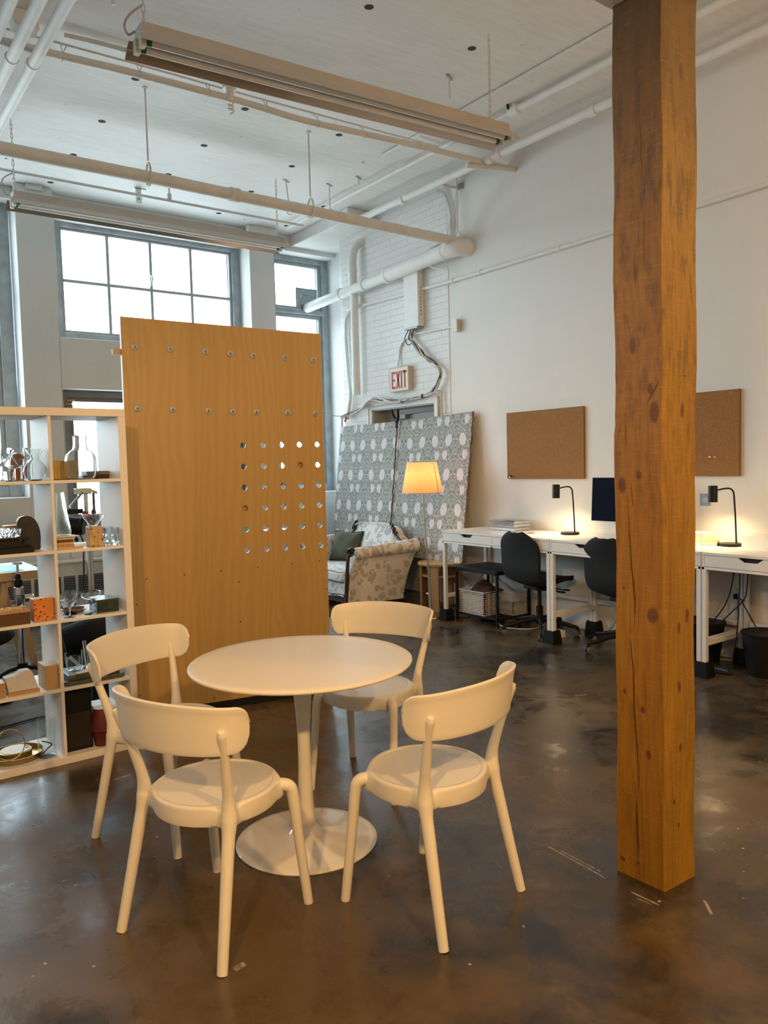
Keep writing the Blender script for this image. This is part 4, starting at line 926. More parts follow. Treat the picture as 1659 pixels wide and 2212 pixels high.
# ------------------------------------------------------------------ three white desks on black risers
XD, XB, DZ = 4.80, 5.385, .855; RZ = .085
def make_desk(yl, yr, lab):                     # yl > yr: from the window side towards the camera
    t = thing('writing_desk', lab, 'desk', (5.09, (yl+yr)/2, RZ), 'white desks along the right wall')
    build('worktop', MB().box(XD, XB, yr+.002, yl-.002, DZ-.018, DZ).box(XD, XD+.006, yr+.002, yl-.002, DZ-.019, DZ), desk_m, t, bevel=.0015)
    zb = DZ-.118
    f = MB(); f.box(XD+.004, XB, yr+.002, yl-.002, zb, zb+.018); f.box(XD+.004, XB, yr+.002, yr+.020, zb, DZ-.018); f.box(XD+.004, XB, yl-.020, yl-.002, zb, DZ-.018); f.box(XB-.018, XB, yr, yl, zb, DZ-.018)
    ym = (yl+yr)/2; f.box(XD+.004, XB, ym-.009, ym+.009, zb, DZ-.018)
    build('apron', f, desk_m, t, bevel=.001)
    build('drawer_cavity', MB().box(XD+.03, XD+.034, yr+.02, yl-.02, zb+.018, DZ-.018), deskin_m, t)
    for a, b_ in ((yl-.022, ym+.011), (ym-.011, yr+.022)):
        w_ = a-b_; c = (a+b_)/2; z0, z1 = zb+.021, DZ-.021
        poly = [(b_, z0), (a, z0), (a, z1), (c+.085, z1), (c+.045, z1-.028), (c-.045, z1-.028), (c-.085, z1), (b_, z1)]
        build('drawer', MB().prism(poly, XD+.004, XD+.020, 'x'), desk_m, t, bevel=.001)
    for x in (XD+.004, XB-.045):
        for y in (yl-.034, yr+.002): build('leg', MB().box(x, x+.032, y, y+.032, RZ-.055, zb), desk_m, t, bevel=.002)
    for y in (yl-.034, yr+.010): build('side_rail', MB().box(XD+.036, XB-.045, y, y+.020, .215, .250), desk_m, t, bevel=.002)
    build('rear_rail', MB().box(XB-.036, XB-.014, yr+.042, yl-.042, .262, .302), desk_m, t, bevel=.002)
    return t
make_desk(5.59, 4.262, 'white desk farthest along the right wall, holding the clear trays')
make_desk(4.258, 2.925, 'white desk in the middle of the row, half hidden by the timber post')
make_desk(2.921, 1.59, 'white desk nearest the camera on the right, with the lit lamp at its left end')
for nm, y, x in ((1, 5.568, XD+.024), (2, 4.26, XD+.024), (3, 2.923, XD+.024), (4, 5.568, XB-.025), (5, 4.26, XB-.025), (6, 2.923, XB-.025), (7, 1.61, XD+.024)):
    lab = {1: 'black rubber riser under the front left leg of the farthest desk', 2: 'black rubber riser in front where the farthest and middle desks meet', 3: 'black rubber riser in front, right of the timber post', 4: 'black rubber riser under the rear left leg of the farthest desk', 5: 'black rubber riser at the back between the two swivel chairs', 6: 'black rubber riser at the back behind the black bins', 7: 'black rubber riser under the near end of the last desk'}[nm]
    w_ = .060 if nm not in (2, 3, 5, 6) else .075
    m = MB(); b0, b1 = .055, .043; e = .008 if nm in (2, 3, 5, 6) else 0
    v = [(x-b0, y-b0-e, 0), (x+b0, y-b0-e, 0), (x+b0, y+b0+e, 0), (x-b0, y+b0+e, 0), (x-b1, y-b1-e, .108), (x+b1, y-b1-e, .108), (x+b1, y+b1+e, .108), (x-b1, y+b1+e, .108)]
    i1 = [(x+(p-x)*.80, y+(q-y)*.80, .108) for p, q, _ in v[4:]]; i2 = [(p, q, .028) for p, q, _ in i1]
    m.v = v+i1+i2; m.f = [(0, 3, 2, 1)]+[(k, (k+1) % 4, 4+(k+1) % 4, 4+k) for k in range(4)]+[(4+k, 4+(k+1) % 4, 8+(k+1) % 4, 8+k) for k in range(4)]+[(8+k, 8+(k+1) % 4, 12+(k+1) % 4, 12+k) for k in range(4)]+[(12, 13, 14, 15)]
    single('furniture_riser', m, rubber_m, lab, 'riser', 'black risers under the desk legs', bevel=.004)
# ------------------------------------------------------------------ desk lamps
def desk_lamp(bx, by, lab, on):
    t = thing('desk_lamp', lab, 'desk lamp', (bx, by, DZ), 'black desk lamps')
    build('base', MB().lathe([(1e-6, 0), (.078, 0), (.080, .003), (.080, .017), (.078, .020), (1e-6, .020)], (bx, by, DZ), 40), blk_m, t, smooth=True)
    px_, py_ = bx+.02, by-.035; hx_, hy_ = px_-.085, py_+.128; z1 = DZ+.405
    p = spline([(px_, py_, DZ+.018), (px_-.003, py_+.006, DZ+.2), (px_-.008, py_+.014, z1-.05), (px_-.012, py_+.020, z1-.015), (px_-.026, py_+.036, z1+.004), (px_-.046, py_+.068, z1+.003), (px_-.068, py_+.10, z1-.006)], 6)
    build('arm', MB().tube(p, .0062, 10), blk_m, t, smooth=True)
    m = MB(); m.lathe([(1e-6, .060), (.030, .060), (.032, .057), (.032, -.058), (.030, -.058), (.030, .05), (1e-6, .05)], (0, 0, 0), 32)
    R_ = Matrix.Rotation(.06, 4, 'Y') @ Matrix.Rotation(-.03, 4, 'X'); m.v = [tuple(R_ @ Vector(v)+Vector((hx_, hy_, z1-.035))) for v in m.v]
    hd = build('lamp_head', m, blk_m, t, smooth=True)
    bm_ = flat('lit_bulb', (.9, .85, .7), .3, emit=(1, .80, .48), estr=BULB)
    build('bulb', MB().lathe([(1e-6, -.046), (.024, -.044), (.026, -.036), (.020, -.01), (1e-6, 0)], (hx_, hy_, z1-.035), 20), bm_, hd, smooth=True)
    lamp('desk_lamp_light', 'SPOT', (hx_-.002, hy_, z1-.092), SPOTP, (1.0, .66, .30), .02, (.03, .06, 0), spot=math.radians(150), blend=.9)
    cd = MB().tube(spline([(bx+.075, by-.01, DZ+.012), (bx+.10, by-.02, DZ+.05), (bx+.085, by-.035, DZ+.085), (bx+.055, by-.03, DZ+.07), (bx+.05, by-.03, DZ+.024)], 6), .0022, 6)
    build('cord', cd, cablew_m, t, smooth=True)
desk_lamp(5.225, 4.40, 'black desk lamp with cylindrical head, left of the dark monitor', True)
desk_lamp(5.24, 2.965, 'lit black desk lamp right of the timber post, its bulb visible', True)
# monitor
t = thing('monitor', 'dark flat monitor on the middle desk, cut off by the timber post', 'monitor', (5.2, 3.82, DZ))
m = MB(); m.obox((5.165, 3.825, 1.168), .012, .575, .352, 0, 0, .06); build('screen', m, screen_m, t, bevel=.002)
m = MB(); m.obox((5.182, 3.825, 1.168), .022, .56, .335, 0, 0, .06); build('rear_shell', m, cap_m, t, bevel=.006)
build('stand', MB().obox((5.23, 3.78, 1.0), .012, .16, .29, 0, 0, .2).box(5.13, 5.30, 3.70, 3.86, DZ, DZ+.008), cap_m, t, bevel=.003)
# clear trays with papers
t = thing('letter_trays', 'stack of clear acrylic letter trays on the far end of the farthest desk', 'letter trays', (5.23, 5.12, DZ))
for k in range(3):
    z = DZ+.004+k*.032; m = MB(); x0, x1, y0, y1 = 5.13, 5.345, 4.965, 5.285
    m.box(x0, x1, y0, y1, z, z+.0025); m.box(x0, x0+.0025, y0, y1, z, z+.022); m.box(x1-.0025, x1, y0, y1, z, z+.022); m.box(x0, x1, y1-.0025, y1, z, z+.022); m.box(x0, x1, y0, y0+.0025, z, z+.022)
    o = build('tray', m, acryl_m, t)
m = MB().box(5.13, 5.345, 4.965, 5.285, DZ+.098, DZ+.1005); build('tray_lid', m, acryl_m, t)
single('papers', MB().box(5.15, 5.33, 5.02, 5.25, DZ+.0715, DZ+.0755), blkp_m, 'dark papers lying in the top clear letter tray', 'papers', bevel=.001)
single('cable_grommet', MB().lathe([(1e-6, .0035), (.036, .0035), (.040, .001), (.040, 0)], (5.10, 4.735, DZ), 28), capd_m, 'round dark cable cap set in the worktop behind the first swivel chair', 'grommet', smooth=True)
single('card_box', MB().box(5.17, 5.335, 3.13, 3.40, DZ, DZ+.085), signw_m, 'pale box on the desk beside the timber post, left of the yellow notes', 'box', bevel=.002)
t = thing('note_block', 'small block of cream paper with a yellow top sheet by the lit lamp', 'note block', (5.19, 3.10, DZ))
build('cream_sheets', MB().obox((5.19, 3.085, DZ+.017), .085, .105, .034, .3), paperw_m, t); build('yellow_sheet', MB().obox((5.19, 3.085, DZ+.0355), .088, .108, .003, .3), yellow_m, t)
single('white_box', MB().box(5.20, 5.37, 2.52, 2.86, DZ, DZ+.085), paperw_m, 'flat white box on the near desk, right of the lit lamp', 'box', bevel=.003)
t = thing('wall_tile', 'small blue card with a pale round mark taped to the wall behind the lit lamp', 'card', (XW-.003, 3.255, 1.125)); build('card', MB().box(XW-.004, XW, 3.215, 3.30, 1.125, 1.215), flat('blue_card', (.25, .34, .50), .6), t)
build('round_mark', MB().lathe([(1e-6, -.0016), (.022, -.0016), (.022, 0)], (XW-.004, 3.255, 1.17), 20, axis='x'), flat('card_mark', (.42, .50, .62), .6), t)
# wall outlet, cords, bins
t = thing('wall_outlet', 'steel wall outlet with a black plug below the near desk', 'outlet', (XW-.01, 2.96, .39))
build('plate', MB().box(XW-.010, XW, 2.905, 3.005, .36, .53), outlet_m, t, bevel=.003); build('plug', MB().box(XW-.05, XW-.010, 2.95, 3.01, .455, .49), blkp_m, t, bevel=.004)
for i, (pts, lab) in enumerate([([(5.18, 2.90, .735), (5.18, 2.905, .66), (5.19, 2.94, .52), (5.20, 3.0, .40), (5.22, 3.10, .28), (5.22, 3.15, .25)], 'leftmost black cord hanging from the near desk into the left bin'),
        ([(5.18, 2.86, .735), (5.18, 2.86, .6), (5.18, 2.865, .46), (5.19, 2.88, .30), (5.19, 2.90, .13)], 'middle black cord hanging straight down from the near desk'),
        ([(5.18, 2.80, .735), (5.18, 2.805, .62), (5.19, 2.83, .50), (5.20, 2.92, .40), (5.21, 3.02, .30), (5.22, 3.08, .25)], 'black cord sweeping left from the near desk towards the left bin'),
        ([(5.355, 2.955, .472), (5.30, 2.90, .44), (5.26, 2.85, .40), (5.20, 2.76, .32), (5.17, 2.70, .25)], 'black cord from the wall plug down into the right bin'),
        ([(5.20, 2.70, .735), (5.15, 2.56, .55), (5.10, 2.42, .40)], 'thin grey cord slanting away under the near desk'),
        ([(5.36, 4.03, .735), (5.36, 4.035, .55), (5.355, 4.03, .4), (5.35, 3.99, .28), (5.34, 4.0, .18), (5.30, 4.06, .06), (5.24, 4.14, .012), (5.15, 4.22, .010)], 'thin black cord hanging under the middle desk between the swivel chairs')]):
    single('power_cord', MB().tube(spline(pts, 6), .0048 if i < 4 else .0026, 8), cabled_m if i != 4 else burlap_m, lab, 'cord', smooth=True)
def bin_(x, y, lab):
    t = thing('waste_bin', lab, 'bin', (x, y, 0), 'black bins under the near desk')
    build('bucket', MB().shell([(.120, 0), (.138, .13), (.158, .285)], (x, y, 0), 36, t=.003), blkp_m, t, smooth=True)
    build('rim', MB().lathe([(.156, .276), (.165, .279), (.167, .290), (.162, .294), (.155, .290)], (x, y, 0), 36), blkp_m, t, smooth=True)
bin_(5.17, 2.66, 'black plastic bin on the right under the near desk'); bin_(5.22, 3.17, 'black plastic bin left of the desk leg, beside the timber post')
single('cable_coil', MB().tube(spline([(4.98, 2.80, .014), (4.95, 2.90, .014), (4.97, 2.98, .012), (5.01, 3.0, .012), (5.03, 2.96, .012), (5.01, 2.84, .014)], 6), .012, 8), cabled_m, 'dark coiled cable lying on the floor in front of the bins', 'cable', smooth=True)
single('floor_cable', MB().tube(spline([(5.36, 2.98, .25), (5.34, 3.02, .10), (5.28, 3.10, .012), (5.30, 3.05, .01), (5.36, 2.90, .015)], 6), .006, 8), cable_m, 'grey cable looping along the wall base behind the bins', 'cable', smooth=True)

# ------------------------------------------------------------------ swivel chairs
def make_swivel():
    t = thing('swivel_chair', '', 'office chair', group='black swivel chairs at the desks')
    pr = spline([(.245, 0, .452), (.225, 0, .470), (.15, 0, .472), (.05, 0, .455), (-.06, 0, .440), (-.14, 0, .450), (-.195, 0, .490), (-.222, 0, .560), (-.228, 0, .640), (-.236, 0, .720), (-.256, 0, .80), (-.275, 0, .865), (-.284, 0, .895)], 5)
    L = [0]
    for i in range(1, len(pr)): L.append(L[-1]+(pr[i]-pr[i-1]).length)
    T = L[-1]
    def f(u, v):
        s = u*T; j = next((i for i in range(1, len(L)) if L[i] >= s-1e-9), len(L)-1)
        p = pr[j-1].lerp(pr[j], (s-L[j-1])/max(1e-9, L[j]-L[j-1])); q = v*2-1
        hw = interp([0, .04, .10, .2, .36, .46, .58, .70, .80], [.155, .195, .225, .235, .222, .208, .218, .226, .224], u)
        if u > .80: hw = .224*max(.30, math.sqrt(max(0, 1-((u-.80)/.21)**2.4)))
        y = q*hw; bk = max(0, (u-.42)/.58)
        x = p.x + .030*q*q*bk + .0*q; z = p.z + (.030*q*q*(1-bk) if u > .12 else .012*q*q) 
        return (x, y, z)
    build('seat_shell', MB().grid(f, 60, 17), chairfab_m, t, smooth=True, solid=.030, bevel=.010, seg=3, angle=80)
    build('seat_pad', MB().grid(lambda u, v: (lerp(-.13, .235, u), (v*2-1)*.20*(1-.12*(u-.5)**2*4), .474+.006*math.sin(PI*u)+.018*(v*2-1)**2-.012*(1-u)), 14, 11), chairfab_m, t, smooth=True, solid=.018)
    build('under_mount', MB().box(-.11, .12, -.08, .08, .395, .425).box(-.05, .05, -.10, .10, .385, .40), blk_m, t, bevel=.006)
    build('lever', MB().tube([(.02, -.09, .40), (.03, -.20, .385)], .006, 8).obox((.035, -.225, .383), .03, .07, .012), blkp_m, t, bevel=.003)
    build('lever', MB().tube([(.06, -.09, .40), (.10, -.17, .39)], .006, 8).obox((.12, -.20, .388), .03, .06, .012, .4), blkp_m, t, bevel=.003)
    build('gas_lift', MB().lathe([(1e-6, .10), (.030, .10), (.030, .235), (.022, .24), (.022, .24), (.017, .245), (.017, .39), (1e-6, .39)], (0, 0, 0), 24), blk_m, t, smooth=True)
    build('hub', MB().lathe([(1e-6, .085), (.032, .085), (.044, .10), (.040, .135), (.03, .14), (1e-6, .14)], (0, 0, 0), 28), blk_m, t, smooth=True)
    for k in range(5):
        a = 2*PI*k/5+SW; c, s = math.cos(a), math.sin(a)
        arm = build('base_arm', MB().tube(spline([(.02*c, .02*s, .128), (.12*c, .12*s, .120), (.26*c, .26*s, .088), (.315*c, .315*s, .078), (.33*c, .33*s, .065)], 5), [.024]*1+[.022]*5+[.018]*5+[.015]*5+[.014]*5, 12, flat=.62, up=(0, 0, 1)), blk_m, t, smooth=True)
        cs = build('caster', MB().lathe([(1e-6, .045), (.009, .045), (.009, .075), (1e-6, .075)], (.33*c, .33*s, 0), 10).obox((.33*c-.008*c, .33*s-.008*s, .045), .036, .020, .022, a), blk_m, t, bevel=.003)
        for q in (-1, 1):
            m = MB().lathe([(1e-6, -.009), (.020, -.009), (.0265, -.006), (.0265, .006), (.020, .009), (1e-6, .009)], (0, 0, 0), 24, axis='y')
            R_ = Matrix.Rotation(a, 4, 'Z'); m.v = [tuple(R_ @ (Vector(v)+Vector((-.012, q*.017, 0)))+Vector((.33*c, .33*s, .0265))) for v in m.v]
            build('wheel', m, cap_m if False else blkp_m, cs, smooth=True)
            m = MB().lathe([(.021, q*.0092), (.0262, q*.0065), (.0270, 0), (.0262, -q*.0065)], (0, 0, 0), 24, axis='y'); m.v = [tuple(R_ @ (Vector(v)+Vector((-.012, q*.017, 0)))+Vector((.33*c, .33*s, .0270))) for v in m.v]
            build('tyre', m, tyre_m, cs, smooth=True)
    return t
SW = math.radians(155)
sc = make_swivel()
dup(sc, (5.05, 3.70, 0), math.radians(0), 'black swivel chair mostly hidden behind the timber post')
sc.location = (5.02, 4.57, 0); sc.rotation_euler = (0, 0, math.radians(-3)); sc['label'] = 'black fabric swivel chair at the farthest desk, beside the black side table'

# ------------------------------------------------------------------ black side table with two wire baskets
t = thing('side_table', 'black metal side table with crossed rods, under the farthest desk', 'side table', (5.13, 5.25, 0))
sx0, sx1, sy0, sy1 = 4.90, 5.335, 4.965, 5.525
build('top', MB().box(sx0-.01, sx1+.01, sy0-.01, sy1+.01, .495, .510), blk_m, t, bevel=.002)
build('top_rim', MB().box(sx0-.01, sx1+.01, sy0-.01, sy0+.012, .475, .497).box(sx0-.01, sx1+.01, sy1-.012, sy1+.01, .475, .497).box(sx0-.01, sx0+.012, sy0, sy1, .475, .497).box(sx1-.012, sx1+.01, sy0, sy1, .475, .497), blk_m, t)
for x in (sx0, sx1-.022):
    for y in (sy0, sy1-.022): build('leg', MB().box(x, x+.022, y, y+.022, 0, .48), blk_m, t, bevel=.002)
build('lower_shelf', MB().box(sx0, sx1, sy0, sy1, .062, .078), blk_m, t, bevel=.002)
for a, b_ in (((sx0+.01, sy1-.02, .47), (sx1-.01, sy1-.02, .09)), ((sx1-.01, sy1-.02, .47), (sx0+.01, sy1-.02, .09)), ((sx1-.01, sy1, .47), (sx1-.01, sy0, .09))): build('cross_rod', MB().tube([a, b_], .0032, 6), burlap_m, t)
def wire_basket(x0, x1, y0, y1, z0, z1, mat, lab, thick=.0022, hs=.0165, vs=.03):
    m = MB(); n = int((z1-z0)/hs)
    for i in range(n+1):
        z = lerp(z0, z1, i/n); th = thick*(1.6 if i in (0, n) else 1)
        m.bar((x0, y0, z), (x1, y0, z), th); m.bar((x0, y1, z), (x1, y1, z), th); m.bar((x0, y0, z), (x0, y1, z), th); m.bar((x1, y0, z), (x1, y1, z), th)
    for a in range(int((x1-x0)/vs)+1):
        x = lerp(x0, x1, a/int((x1-x0)/vs)); m.bar((x, y0, z0), (x, y0, z1), thick); m.bar((x, y1, z0), (x, y1, z1), thick); m.bar((x, y0, z0), (x, y1, z0), thick)
    for a in range(int((y1-y0)/vs)+1):
        y = lerp(y0, y1, a/int((y1-y0)/vs)); m.bar((x0, y, z0), (x0, y, z1), thick); m.bar((x1, y, z0), (x1, y, z1), thick)
    return single('wire_basket', m, mat, lab, 'basket', 'wire baskets on the black side table', fix=False)
wire_basket(4.925, 5.10, 5.155, 5.50, .080, .290, wsilver_m, 'shiny wire basket of magazines, front of the pair on the side table', .0062, .0165, .05)
wire_basket(5.125, 5.315, 4.99, 5.49, .080, .290, wire_m, 'white wire basket with a fine square grid, behind the shiny one', .0020, .020, .020)
rr = random.Random(3)
for i in range(9):
    x = 4.935+i*.018; h = rr.uniform(.16, .215); c = (paperw_m, tan_m, signw_m, redk_m, paperw_m, outlet_m, signb_m, paperw_m, tan_m)[i]
    single('magazine', MB().obox((x+.006, 5.33+rr.uniform(-.004, .004), .085+h/2), .011, .27, h, 0, 0, rr.uniform(-.02, .02)), c, 'magazines standing upright in the shiny wire basket', 'magazine', 'magazines standing upright in the shiny wire basket')
m = MB().grid(lambda u, v: (4.95+.22*v+.01*math.sin(9*u), 5.15+.33*u, .285+.075*math.sin(PI*v)*math.sin(PI*u)**.7*(1+.35*math.sin(13*u+3*v))+.012*math.sin(23*u*v)), 24, 14)
single('brown_cloth', m, flat('brown_cloth', (.06, .03, .022), .9), 'crumpled dark brown cloth heaped on the magazines', 'cloth', smooth=True, solid=.006)
m = MB().grid(lambda u, v: (4.93+.12*v, 5.34+.10*u, .300+.03*math.sin(PI*v)*(1+.5*math.sin(11*u))), 12, 8)
single('grey_cloth', m, flat('blue_grey_cloth', (.25, .28, .32), .8), 'small blue-grey cloth at the front of the shiny basket', 'cloth', smooth=True, solid=.006)
m = MB().grid(lambda u, v: (5.15+.19*v, 5.02+.40*u, .20+.12*math.sin(PI*v)*math.sin(PI*u)**.4*(1+.25*math.sin(9*u+5*v))), 22, 14)
single('white_cloth', m, flat('white_packing', (.62, .64, .67), .7), 'crumpled white packing in the fine white basket', 'packing', smooth=True, solid=.006)
single('floor_box', MB().box(4.93, 5.06, 4.32, 4.40, 0, .06), paperw_m, 'small white box on the floor behind the shared desk riser', 'box', bevel=.003)
single('white_floor_cable', MB().tube(spline([(5.02, 5.08, .03), (4.96, 4.98, .01), (4.95, 4.86, .008), (5.02, 4.74, .008), (5.12, 4.70, .008), (5.25, 4.74, .008), (5.36, 4.86, .01)], 6), .006, 8), cablew_m, 'white cable curving across the floor under the first swivel chair', 'cable', smooth=True)

# ------------------------------------------------------------------ floor lamp
LX, LY = 4.815, 5.785
t = thing('floor_lamp', 'lit floor lamp with tapered orange-glowing shade and slim steel pole', 'floor lamp', (LX, LY, 0))
build('base', MB().lathe([(1e-6, .020), (.03, .020), (.10, .013), (.122, .008), (.125, .003), (.125, 0), (1e-6, 0)], (LX, LY, 0), 48), steel_m, t, smooth=True)
SX, SY = LX-.045, LY+.045
build('pole', MB().tube([(LX, LY, .018), (LX-.018, LY+.018, .5), (SX, SY, 1.30)], .0085, 14), steel_m, t, smooth=True)
m = MB().grid(lambda u, v: (SX+lerp(.198, .143, v)*math.cos(2*PI*u), SY+lerp(.198, .143, v)*math.sin(2*PI*u), lerp(1.212, 1.508, v)), 64, 2, closeu=True)
sh = build('lamp_shade', m, shade_m, t, smooth=True, fix=False)
for r_, z_ in ((.1985, 1.212), (.1435, 1.508)): build('trim_ring', MB().tube([(SX+r_*math.cos(a), SY+r_*math.sin(a), z_) for a in [2*PI*i/48 for i in range(48)]], .003, 6, closed=True), signb_m, sh, smooth=True)
sa = math.radians(-80)
build('seam', MB().quad((SX+.199*math.cos(sa), SY+.199*math.sin(sa), 1.214), (SX+.199*math.cos(sa+.045), SY+.199*math.sin(sa+.045), 1.214), (SX+.1442*math.cos(sa+.045), SY+.1442*math.sin(sa+.045), 1.506), (SX+.1442*math.cos(sa), SY+.1442*math.sin(sa), 1.506)), flat('shade_seam', (.30, .13, .05), .8), sh, fix=False)
build('spider', MB().tube([(SX-.14, SY, 1.47), (SX+.14, SY, 1.47)], .002, 6).tube([(SX, SY-.14, 1.47), (SX, SY+.14, 1.47)], .002, 6), steel_m, t)
build('bulb', MB().ball((SX, SY, 1.35), .032, 10), flat('floor_bulb', (.9, .85, .7), .4, emit=(1, .72, .38), estr=FBULB), t, smooth=True)
lamp('floor_lamp_light', 'POINT', (SX, SY, 1.352), FLAMP, (1.0, .56, .22), .036)
single('extension_lead', MB().tube(spline([(LX+.10, LY-.06, .008), (LX+.14, LY-.22, .006), (5.04, 5.50, .006), (5.15, 5.60, .006), (5.22, 5.75, .006), (5.30, 5.9, .006)], 6), .004, 6), cabled_m, 'black cord on the floor between the floor lamp and the desk riser', 'cord', smooth=True)

# ------------------------------------------------------------------ low oak end table
t = thing('end_table', 'light oak two-tier round end table between the settee and the desk', 'end table', (5.14, 6.02, 0))
ec = (5.145, 6.02)
def disc(z0, z1, r_, c=ec): return MB().lathe([(1e-6, z0), (r_-.004, z0), (r_, z0+.004), (r_, z1-.004), (r_-.004, z1), (1e-6, z1)], (c[0], c[1], 0), 64)
build('top', disc(.462, .488, .235), endtable_m, t, smooth=True); build('middle_shelf', disc(.345, .365, .195), endtable_m, t, smooth=True)
for a in (200, 290, 20, 110):
    a = math.radians(a+8); c, s = math.cos(a), math.sin(a)
    build('leg', MB().obox((ec[0]+.20*c, ec[1]+.20*s, .231), .026, .115, .462, a), endtable_m, t, bevel=.003)

# ------------------------------------------------------------------ two papered boards leaning on the wall
def board(y0, y1, xb, zb, xt, zt0, zt1, lab, du, rope=0.0):
    t = thing('papered_board', lab, 'board', (xb, (y0+y1)/2, zb), 'floral papered boards leaning on the wall')
    v = [(xb, y1, zb), (xb, y0, zb), (xt, y0, zt0), (xt, y1, zt1)]; th = .022
    m = MB(); m.quad(*v)
    o = build('paper_face', m, paper_m, t, fix=False)
    uv = o.data.uv_layers.new(name='UVMap')
    L_ = math.hypot(xt-xb, zt0-zb)
    for k, q in enumerate([(0, 0), (y1-y0, 0), (y1-y0, L_), (0, L_)]): uv.data[k].uv = (q[0]+du, q[1]+.07)
    b_ = MB(); nx = .9; off = Vector((th, 0, -.004))
    bb = [Vector(p) for p in v]; b_.v = [tuple(p+Vector((.0008, 0, 0))) for p in bb]+[tuple(p+off) for p in bb]
    b_.f = [(0, 1, 2, 3), (4, 7, 6, 5), (0, 4, 5, 1), (1, 5, 6, 2), (2, 6, 7, 3), (3, 7, 4, 0)]
    build('backing_board', b_, endtable_m, t)
    # rough turned edge along the right-hand side
    e = MB(); P = []
    for i in range(40):
        f = i/39; P.append((lerp(xb, xt, f)+.004-rope+random.uniform(-.004, .004), y0-.003+random.uniform(-.006, .004), lerp(zb, zt0, f)))
    e.tube(P, [random.uniform(.006, .011) for _ in P], 7); build('frayed_edge', e, burlap_m, t, smooth=True)
    return t
board(6.925, 8.145, 5.20, .49, 5.370, 1.975, 1.972, 'left floral papered board, behind the settee, nearest the window', .03, .045)
board(5.722, 6.915, 5.165, .49, 5.352, 1.998, 1.972, 'right floral papered board, behind the lit floor lamp', .11)
t = thing('spring_clamp', 'black spring clamp gripping the top edge where the two papered boards meet', 'clamp', (5.33, 6.93, 1.95))
for s in (-1, 1): build('jaw', MB().tube(spline([(5.30, 6.935+s*.060, 2.10), (5.315, 6.935+s*.040, 2.03), (5.325, 6.935+s*.018, 1.99), (5.325, 6.935-s*.004, 1.95), (5.322, 6.935+s*.014, 1.90)], 4), [.014]*4+[.017]*4+[.017]*4+[.013]*5, 8), blkp_m, t, smooth=True)
build('spring', MB().lathe([(.010, -.012), (.015, -.01), (.015, .01), (.010, .012)], (5.325, 6.935, 1.985), 14, axis='x'), cap_m, t, smooth=True)

# ------------------------------------------------------------------ floral settee with carved wood trim
SR = math.radians(-5); t = thing('settee', 'camel-backed settee in pale floral fabric with carved dark wood trim', 'sofa', (4.80, 7.06, 0))
bx_, by_ = 4.80, 7.06
def W(x, y, z): return (bx_+x, by_+y, z)
# local: front -x, y from -.62 (near arm) to .62
build('seat_base', MB().box(bx_-.36, bx_+.32, by_-.58, by_+.58, .13, .30), sofa_m, t, bevel=.02, seg=3)
def cush(u, v):
    a = 2*PI*u; c, s = math.cos(a), math.sin(a); e = .22
    x = math.copysign(abs(c)**e, c)*.325; y = math.copysign(abs(s)**e, s)*.545
    z = lerp(.295, .405, v); k = 1-.035*abs(v-.5)*2*(1 if abs(v-.5) > .35 else 0)
    return W(x*k-.075, y*k, z)
m = MB().grid(cush, 72, 7, closeu=True); m.f.append([i*7+6 for i in range(72)]); m.f.append([i*7 for i in range(72)][::-1])
cu_ = build('seat_cushion', m, sofa_m, t, smooth=True, angle=50)
for z in (.302, .398): build('piping', MB().tube([cush(i/72, .04 if z < .35 else .96)[:2]+(z,) for i in range(72)], .0065, 6, closed=True), mahog_m if False else flat('grey_piping', (.12, .11, .11), .7), cu_, smooth=True)
def camel(y):
    a = abs(y)
    if a < .42: return .845-.055*(a/.42)**2-.02*(a > .38)*(a-.38)/.04
    return lerp(.745, .655, min(1, (a-.42)/.16))
def back(u, v, off=0):
    y = lerp(-.60, .60, u); zt_ = camel(y); z = lerp(.28, zt_, v)
    bul = .05*math.sin(PI*min(1, v*1.0))*(1-(abs(y)/.62)**4)
    return W(.20+.13*v-bul+off, y, z)
m = MB(); nu, nv = 60, 14
m.grid(lambda u, v: back(u, v), nu, nv); b0 = len(m.v); m.grid(lambda u, v: (back(u, v)[0]+(.11-.03*v), back(u, v)[1], back(u, v)[2]), nu, nv)
for i in range(nu-1):
    a, b2 = i*nv+nv-1, (i+1)*nv+nv-1; m.f.append([a, b2, b0+b2, b0+a])
for j in range(nv-1):
    for i in (0, nu-1): a, b2 = i*nv+j, i*nv+j+1; m.f.append([a, b2, b0+b2, b0+a])
build('back', m, sofa_m, t, smooth=True, angle=60)
cr = [(W(.30, y, camel(y)+.008)) for y in [-.60+i*.01 for i in range(0, 23)]]
for sgn in (-1, 1):
    P = [(q[0], by_+sgn*(-(q[1]-by_)), q[2]) if sgn > 0 else q for q in cr]
    tr = build('carved_crest', MB().tube(P, [.010+.006*abs(math.sin(i*.75)) for i in range(len(P))], 10), mahog_m, t, smooth=True)
    for yy, zz, rr_ in ((.40, .835, .018), (.43, .800, .022), (.36, .850, .012), (.47, .765, .016)):
        build('carving', MB().ball(W(.295, sgn*yy, zz), rr_, 8, sz=1.2), mahog_m, tr, smooth=True)
build('top_gimp', MB().tube([W(.268, y, camel(y)+.004) for y in [-.38+i*.0127 for i in range(60)]], [.0075+.0025*math.sin(i*2.4) for i in range(60)], 8), sofa_m, t, smooth=True)
